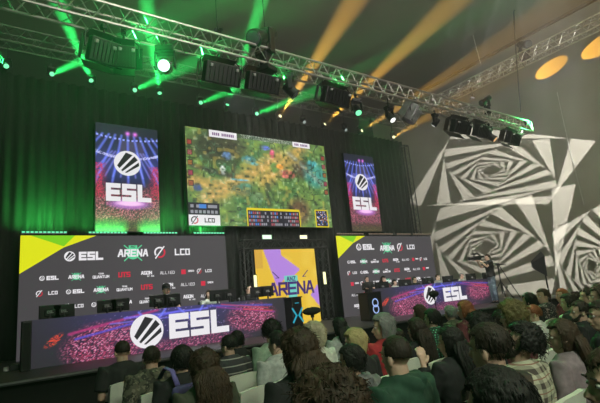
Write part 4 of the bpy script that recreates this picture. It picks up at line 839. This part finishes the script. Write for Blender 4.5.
CT = {'black': cl('black', (.012, .012, .013)), 'navy': cl('navy', (.02, .024, .045)), 'grey': cl('grey', (.13, .13, .135)), 'lgrey': cl('light_grey', (.33, .34, .33)), 'white': cl('white', (.55, .55, .52)), 'sage': cl('sage', (.22, .29, .22)), 'olive': cl('olive', (.05, .055, .035)), 'dgreen': cl('dark_green', (.015, .05, .03)), 'red': cl('red', (.30, .02, .025)), 'maroon': cl('maroon', (.10, .025, .03)), 'mauve': cl('mauve', (.20, .15, .17)), 'denim': cl('denim', (.13, .17, .22)), 'jeans': cl('dark_denim', (.03, .04, .06)), 'purple': cl('purple', (.12, .10, .30)),
 'stripe': patmat('striped_knit', 'stripe', (.03, .03, .035), (.28, .27, .25)), 'plaid': patmat('plaid_shirt', 'plaid', (.46, .43, .33), (.06, .045, .04), (.25, .12, .09)), 'dplaid': patmat('dark_plaid', 'plaid', (.07, .05, .035), (.015, .012, .012), (.12, .05, .03)), 'dots': patmat('dotted_shirt', 'dots', (.01, .035, .02), (.12, .5, .3)), 'camo': patmat('camo_jacket', 'camo', (.09, .085, .06), (.03, .03, .022), (.18, .16, .12)), 'floral': patmat('floral_shirt', 'camo', (.012, .012, .014), (.014, .014, .016), (.30, .24, .24), 2), 'band': patmat('banded_tee', 'band', (.012, .012, .013), (.62, .60, .55))}
def obj_mat(o, m):
    if not o.data.materials: o.data.materials.append(None)
    o.material_slots[0].link = 'OBJECT'; o.material_slots[0].material = m
def child(name, me, parent, m=None, loc=None, rot=None):
    o = bpy.data.objects.new(name, me); col.objects.link(o); o.parent = parent
    if m is not None: obj_mat(o, m)
    if loc is not None: o.location = loc
    if rot is not None: o.rotation_euler = rot.to_euler()
    return o
PL0 = PIV-Vector((0, 0, HD))
def person(label, x, y, z0, rz, k, style, hc, top, sleeve='long', turn=0, nod=0, armL='lap', armR='lap', hood=False, pose='sit', skin='fair', tr='jeans', seed=0, beard=False, cap=False, hk=1.0, bulk=1.0):
    o = thing('person', label, 'person', (x, y, z0), R(rz)); o.scale = (k, k, k)
    H = headrot(turn, nod); hs = Vector((hk, hk, hk))
    child('body', body_mesh(pose, armL, armR, turn, nod), o, SK[skin]); child('shirt', shirt_mesh(armL, armR, sleeve, hood, pose, bulk), o, CT[top]); child('trousers', trouser_mesh(pose), o, CT[tr]); child('shoes', shoe_mesh(pose), o, CT['black'])
    h = child('hair', hair_mesh(style, seed), o, HR[hc], PL0, H); h.scale = hs
    [child('eye', m_, o, None, PL0, H) for m_ in eyes_mesh()]; child('mouth', mouth_mesh(), o, mat('lips', (.3, .1, .09), .5, var=0), PL0, H)
    if beard: child('beard', beard_mesh(), o, HR['dark'], PL0, H)
    if cap: child('cap', cap_mesh(), o, CT['black'], PL0, H)
    return o
# chair
CH = {}
def chair_parts():
    if CH: return CH
    m = MB(); m.box((0, .03, .455), (.44, .44, .05), bev=.02); CH['seat'] = m.mesh('seat')
    m = MB(); n = 7; vs = []
    for i in range(n):
        t = i/(n-1); x = -.215+.43*t; yb = -.235-.03*math.sin(math.pi*t)
        for z, dy in ((.52, .03), (.72, 0), (.90, -.03), (.925, -.034)): vs.append((x, yb+dy, z-.02*abs(2*t-1)**3*(z > .85)))
    f = [(4*i+j, 4*i+4+j, 4*i+5+j, 4*i+1+j) for i in range(n-1) for j in range(3)]; nn = len(vs); vs2 = [(a, b+.035, c) for a, b, c in vs]
    f2 = [tuple(i+nn for i in q)[::-1] for q in f]; rim = [4*i for i in range(n)]+[4*(n-1)+1, 4*(n-1)+2]+[4*i+3 for i in range(n-1, -1, -1)]+[2, 1]
    ff = [(rim[i], rim[(i+1) % len(rim)], rim[(i+1) % len(rim)]+nn, rim[i]+nn) for i in range(len(rim))]; m.add(vs+vs2, f+f2+ff); CH['backrest'] = m.mesh('backrest')
    for key, pts in (('legfl', ((-.19, .22, .43), (-.21, .25, 0))), ('legfr', ((.19, .22, .43), (.21, .25, 0))), ('legbl', ((-.20, -.18, .43), (-.22, -.24, 0))), ('legbr', ((.20, -.18, .43), (.22, -.24, 0)))): m = MB(); m.tube(*pts, .014, .012, 8); CH[key] = m.mesh('leg')
    CH['posts'] = []
    for sx in (-1, 1): m = MB(); m.path([(sx*.20, -.17, .44), (sx*.222, -.215, .55), (sx*.222, -.24, .88)], [.012]*3, 8); CH['posts'].append(m.mesh('back_post'))
    return CH
shell = mat('cream_shell', (.62, .62, .54), .5, scale=5, var=.06); legm = mat('chair_leg_metal', (.12, .12, .12), .35, metal=.7)
def chair(x, y, k, label, rz=0, group='pale audience chairs in rows'):
    c = chair_parts(); o = thing('audience_chair', label, 'chair', (x, y, 0), R(rz), group); o.scale = (1, 1, k)
    child('seat', c['seat'], o, shell); child('backrest', c['backrest'], o, shell); [child('back_post', q, o, legm) for q in c['posts']]
    for q in ('legfl', 'legfr', 'legbl', 'legbr'): child('leg', c[q], o, legm)
# list: px, py, Y, style, hair, top, kwargs, description
PP = [
 (122, 340, 5.39, 'crop', 'dark', 'band', dict(sleeve='tee', bulk=1.5, tr='denim'), 'in a black tee with a white band across the back, first on the left'),
 (151, 345, 4.65, 'short', 'dark', 'camo', dict(bulk=1.7, turn=-15, hood=True), 'in a mottled olive jacket, behind the man in the white-banded tee'),
 (181, 344, 3.91, 'medium', 'black', 'black', dict(bulk=1.3), 'with thick black hair wearing a purple backpack'),
 (203, 347, 3.25, 'wavy', 'brown', 'olive', dict(), 'with long brown streaked hair, beside the purple backpack'),
 (228, 334, 4.65, 'short', 'black', 'stripe', dict(turn=20, bulk=1.4), 'in a dark sweater with thin pale stripes'),
 (236, 330, 5.39, 'medium', 'black', 'black', dict(seed=1), 'with black hair seated just ahead of the striped sweater'),
 (270, 318, 4.65, 'afro', 'black', 'sage', dict(bulk=1.5, turn=-10), 'with bushy black hair in a pale grey-green jacket'),
 (276, 330, 3.91, 'short', 'black', 'lgrey', dict(turn=20, seed=1), 'in a light grey shirt behind the grey-green jacket'),
 (296, 326, 2.43, 'wavy', 'brown', 'black', dict(bulk=1.3, sleeve='tee'), 'with long curly brown hair in a black tee'),
 (312, 320, 3.91, 'curly', 'pale', 'white', dict(seed=1), 'with curly pale blond hair below the furry microphone'),
 (338, 317, 4.65, 'long', 'black', 'lgrey', dict(seed=1), 'with long black hair in a light grey top, beneath the stage edge'),
 (353, 327, 3.17, 'bob', 'blond', 'black', dict(turn=30), 'with short green-lit blond hair'),
 (349, 343, 2.6, 'medium', 'black', 'grey', dict(hood=True, turn=25, seed=1), 'in a grey hoodie with the hood down'),
 (381, 312, 3.30, 'bob', 'grey', 'red', dict(turn=40, armL='raise', seed=1), 'with grey hair and a red top, hand raised to the face'),
 (323, 361, 1.42, 'bigcurly', 'brown', 'olive', dict(), 'with a huge head of curly brown hair, nearest the viewer'),
 (393, 335, 2.0, 'crop', 'dark', 'dgreen', dict(hood=True, bulk=1.4, seed=1), 'with cropped hair in a dark green hooded jacket'),
 (396, 328, 3.91, 'short', 'dark', 'black', dict(seed=2), 'mostly hidden behind the cropped-haired man in dark green'),
 (414, 317, 3.30, 'long', 'dark', 'black', dict(seed=2), 'with long dark hair right of the red top'),
 (430, 308, 3.91, 'medium', 'black', 'dots', dict(turn=15, seed=2), 'in a dark shirt with green dots'),
 (418, 304, 4.65, 'bob', 'brown', 'black', dict(seed=2), 'with brown hair just left of the green-dotted shirt'),
 (447, 325, 2.35, 'long', 'black', 'black', dict(turn=10, armL='raise', seed=3), 'with long black hair and a raised bent arm'),
 (449, 305, 4.65, 'medium', 'grey', 'olive', dict(seed=3), 'with greyish hair before the lettering of the right desk'),
 (463, 300, 3.91, 'long', 'red', 'maroon', dict(turn=10, seed=4), 'with reddish hair, right of the greyish-haired one'),
 (484, 321, 1.42, 'short', 'dark', 'dplaid', dict(turn=0, seed=3, bulk=1.4), 'with short dark hair in a dark plaid shirt'),
 (511, 319, 1.69, 'afro', 'black', 'plaid', dict(turn=35, nod=-22, bulk=1.8, seed=1, beard=True), 'in a beige plaid shirt looking down'),
 (490, 364, .88, 'medium', 'black', 'black', dict(seed=4, bulk=1.3), 'with smooth black hair at the bottom right, nearest that side'),
 (558, 318, 1.69, 'long', 'brown', 'mauve', dict(turn=25, seed=5), 'with very long straight brown hair in a mauve top'),
 (607, 344, .74, 'short', 'brown', 'dgreen', dict(turn=40, beard=True, seed=4), 'bearded, at the right edge of the picture in profile'),
 (476, 310, 2.43, 'afro', 'black', 'black', dict(seed=2), 'with bushy black hair left of the dark plaid shirt'),
 (500, 309, 2.9, 'afro', 'dark', 'black', dict(seed=3), 'with round dark hair ahead of the beige plaid shirt'),
 (508, 298, 2.43, 'curly', 'yellow', 'maroon', dict(seed=2), 'with curly olive-yellow hair in a maroon top'),
 (531, 304, 3.17, 'short', 'red', 'white', dict(turn=20, seed=5), 'small, red-haired, in a white top'),
 (577, 300, 2.43, 'short', 'dark', 'black', dict(turn=30, beard=True, bulk=1.5, seed=6), 'bearded in a black shirt, behind the long-haired mauve top'),
 (527, 292, 3.91, 'medium', 'black', 'black', dict(seed=5), 'with black hair in front of the softbox stand'),
 (541, 288, 3.91, 'short', 'brown', 'floral', dict(turn=50, bulk=1.4, seed=7), 'in a black shirt with pale flowers'),
 (560, 288, 3.91, 'short', 'red', 'maroon', dict(turn=45, seed=8), 'with auburn hair next to the flowered shirt'),
 (566, 293, 3.17, 'medium', 'dark', 'black', dict(turn=10, seed=6), 'with dark hair in front of the auburn-haired one'),
 (575, 291, 3.91, 'afro', 'dark', 'olive', dict(seed=4), 'with bushy hair in an olive top, near the right edge'),
 (585, 287, 3.17, 'short', 'dark', 'jeans', dict(turn=25, seed=9), 'with short dark hair in a blue-grey top, near the right edge'),
 (597, 284, 2.43, 'medium', 'brown', 'black', dict(turn=20, seed=7), 'with brown hair, topmost at the right edge'),
 (598, 299, 1.69, 'short', 'dark', 'black', dict(turn=30, seed=10), 'in black at the right edge below the brown-haired one')]
TOPH = {'crop': 1.350, 'short': 1.356, 'medium': 1.365, 'long': 1.365, 'curly': 1.395, 'bigcurly': 1.42, 'afro': 1.385, 'bob': 1.37, 'wavy': 1.38}
CD = {27: 'bearded at the right edge', 31: 'small and red-haired in white', 37: 'with bushy hair in olive, near the right edge', 38: 'with short dark hair in blue-grey near the right edge', 39: 'with brown hair topmost at the right edge', 25: 'with smooth black hair at the bottom right'}
for i, (px, py, Y, style, hc, top, kw, desc) in enumerate(PP):
    p = atY(px, py, Y); k = p.z/(TOPH[style]-HD); k = max(.82, min(1.12, k)); kw = dict(kw); kw['turn'] = kw.get('turn', 0)//2*2
    person('person '+desc, p.x, Y-.01, 0, 6 if p.x < 4 else 10, k, style, hc, top, **kw)
    chair(p.x, Y-.01, k*.985, 'pale chair of the person '+CD.get(i, desc.split(',')[0]), 6 if p.x < 4 else 10)
for px, py, Y, l in ((243, 376, 3.5, 'empty pale chair with a green-lit back between the striped sweater and the curly-haired person'), (528, 330, 2.43, 'empty pale chair behind the small red-haired person'), (553, 318, 3.17, 'empty pale chair under the flowered shirt'), (518, 316, 3.55, 'empty pale chair left of the small red-haired person')):
    p = atY(px, py, Y); chair(p.x, Y, 1, l, 8)
# backpack
p = atY(181, 344, 3.91); o = thing('backpack', 'purple and teal backpack on the back of the black-haired person', 'bag', (p.x, 3.91-.22, 0), R(6))
mb = MB(); mb.box((-.03, -.02, .80), (.30, .11, .34), bev=.045); mb.build('bag_body', CT['purple'], o, True)
mb = MB(); mb.box((-.03, -.085, .74), (.22, .04, .16), bev=.018); mb.build('pocket', cl('teal', (.10, .22, .26)), o, True)
for sx in (-1, 1): mb = MB(); mb.path([(-.0+sx*.11, .02, .95), (sx*.125, .09, 1.075), (sx*.125, .22, 1.09), (sx*.125, .335, 1.0)], [(.022, .01)]*4, 8); mb.build('strap', CT['purple'], o, True)
# players (face the audience)
PL = [(166, 282, 11.15, 'cap', 'black', 'black', dict(cap=True, sleeve='tee'), 'player in a black cap and tee at the left desk'), (209, 290, 11.15, 'long', 'brown', 'white', dict(turn=-30, seed=1), 'brown-haired player right of the capped one'), (248, 284.5, 11.15, 'short', 'black', 'black', dict(turn=20, seed=1), 'dark-haired player at the right end of the left desk'),
      (383, 276, 11.15, 'long', 'black', 'maroon', dict(seed=2), 'long-haired player at the left end of the right desk'), (394, 279.5, 11.15, 'medium', 'black', 'white', dict(), 'player in a white top, second from left at the right desk'), (414, 276.5, 11.15, 'short', 'black', 'black', dict(seed=2), 'dark-haired player in black, third from left at the right desk'),
      (437, 274, 11.15, 'crop', 'brown', 'lgrey', dict(), 'pale player in light grey, fourth from left at the right desk'), (461, 273, 11.15, 'short', 'grey', 'white', dict(seed=2), 'player at the right end of the right desk')]
for px, py, Y, style, hc, top, kw, desc in PL:
    p = atY(px, py, Y); k = max(.86, min(1.12, (p.z-ZS)/(1.355-HD))); person(desc+', seated facing the audience', p.x, Y, ZS, 180, k, style, hc, top, armL='desk', armR='desk', **kw)
    o = thing('gaming_chair', 'black chair of the '+desc, 'chair', (p.x, Y, ZS), R(180), 'black player chairs'); mb = MB(); mb.box((0, .02, .445), (.48, .46, .07), bev=.025); mb.build('seat', dkplastic, o)
    mb = MB(); mb.box((0, -.23, .74), (.44, .08, .52), bev=.035); mb.build('backrest', dkplastic, o); mb = MB(); mb.tube((0, .02, .08), (0, .02, .42), .03, n=10); mb.build('gas_lift', steel, o); mb = MB()
    for j in range(5): t = 2*math.pi*j/5; mb.tube((0, .02, .08), (.26*math.cos(t), .02+.26*math.sin(t), .04), .02, n=6)
    mb.build('star_base', steel, o)
# presenter at the ring lectern
p = atY(366, 279.5, 10.6); k = 1.0
person('presenter in dark clothes leaning behind the black lectern with linked rings', p.x, 10.55, ZS+.40*.95, 150, (p.z-ZS)/(1.355-HD+.40), 'short', 'black', 'black', armL='desk', armR='desk', pose='stand', seed=11, turn=20, nod=-10)
# camera operator
Yc = 9.85; p = atY(487, 254, Yc); k = (p.z-ZS)/(1.355-HD+.455)
cm = person('camera operator in black tee and jeans standing on the stage at the right desk', p.x, Yc, ZS+.455*k, 60, k, 'short', 'brown', 'black', sleeve='tee', armL='cam', armR='cam', pose='stand', tr='denim', seed=12, bulk=1.2)
o = thing('video_camera', 'black shoulder video camera held by the camera operator', 'camera', (p.x, Yc, ZS+.455*k), R(60)); mb = MB(); mb.box((0, .42, 1.22), (.12, .30, .15), bev=.02); mb.build('camera_body', dkplastic, o)
m4 = Matrix.Translation((0, .56, 1.22)) @ Matrix.Rotation(R(-90), 4, 'X'); mb = MB(); mb.lathe([(.045, 0), (.05, .03), (.05, .12), (.06, .14), (.06, .18)], 16, m4); mb.build('lens_barrel', blackmet, o); mb = MB(); mb.path([(0, .3, 1.30), (0, .34, 1.36), (0, .5, 1.36), (0, .54, 1.30)], [.014]*4, 8); mb.build('handle', blackmet, o)
mb = MB(); mb.box((0, .20, 1.25), (.07, .14, .07), bev=.015); mb.build('eyepiece', dkplastic, o); mb = MB(); mb.tube((.05, .34, 1.38), (.05, .62, 1.38), .022, n=10); mb.build('microphone', mat('fur_black', (.012, .012, .012), .95), o)
# ------------------------------------------------------------ light and haze
w = bpy.data.worlds.new('world'); sc.world = w; w.use_nodes = True; nt = w.node_tree; bg = nt.nodes['Background']; bg.inputs['Color'].default_value = (0, 0, 0, 1); bg.inputs['Strength'].default_value = 0
vs_ = nt.nodes.new('ShaderNodeVolumeScatter'); geo = nt.nodes.new('ShaderNodeNewGeometry'); sx_ = nt.nodes.new('ShaderNodeSeparateXYZ'); mr = nt.nodes.new('ShaderNodeMapRange'); mr.inputs['From Min'].default_value = 2.0; mr.inputs['From Max'].default_value = 6.5; mr.inputs['To Min'].default_value = .0012; mr.inputs['To Max'].default_value = .0052; nt.links.new(geo.outputs['Position'], sx_.inputs[0]); nt.links.new(sx_.outputs['Z'], mr.inputs['Value']); nt.links.new(mr.outputs[0], vs_.inputs['Density']); vs_.inputs['Anisotropy'].default_value = 0.0; vs_.inputs['Color'].default_value = (.9, .92, .9, 1); nt.links.new(vs_.outputs[0], nt.nodes['World Output'].inputs['Volume'])
def area(loc, tgt, size, energy, c, name='fill_light', sy_=None, spr=None):
    ld = bpy.data.lights.new(name, 'AREA'); ld.energy = energy; ld.color = c; ld.size = size
    if spr: ld.spread = R(spr)
    if sy_: ld.shape = 'RECTANGLE'; ld.size_y = sy_
    lo = bpy.data.objects.new(name, ld); col.objects.link(lo); lo.location = loc; lo.rotation_euler = (Vector(loc)-Vector(tgt)).to_track_quat('Z', 'Y').to_euler(); return lo
area((6, 1, 11.8), (6.5, 2.2, 0), 3.0, 210, (.9, 1, .75))  # added overhead fill for general brightness, no fixture behind it
area((-2, 4, 7.5), (4, 3.5, 1), 1.5, 24, (.5, 1, .55), 'green_wash')
area((7, -5, 9), (20, 8, 7), 2.5, 300, (1, .95, .84), 'wall_fill', None, 75)  # unseen fill added behind the camera to lift the right wall
area((4, -4, 6), (6, 8, 12.3), 2.5, 520, (1, .88, .82), 'ceiling_fill', None, 110)  # unseen fill added behind the camera to brighten the ceiling
area((5, 7.6, 6.2), (7, 11.5, 1.5), 1.5, 120, (1, 1, .95), 'stage_wash', .5, 100)
area((11, 7.6, 6.2), (13, 11.5, 1.5), 1.5, 120, (1, 1, .95), 'stage_wash', .5, 100)

for o in bpy.data.objects:
    if o.get('label') and not 4 <= len(o['label'].replace('-', ' ').split()) <= 14: print('LABEL', len(o['label'].split()), o['label'])

area((1.0, -4.5, 6.5), (3.2, 3.0, .8), 2.0, 105, (.9, 1, .78), 'audience_fill', None, 80)  # unseen fill added behind the rows to brighten chair backs
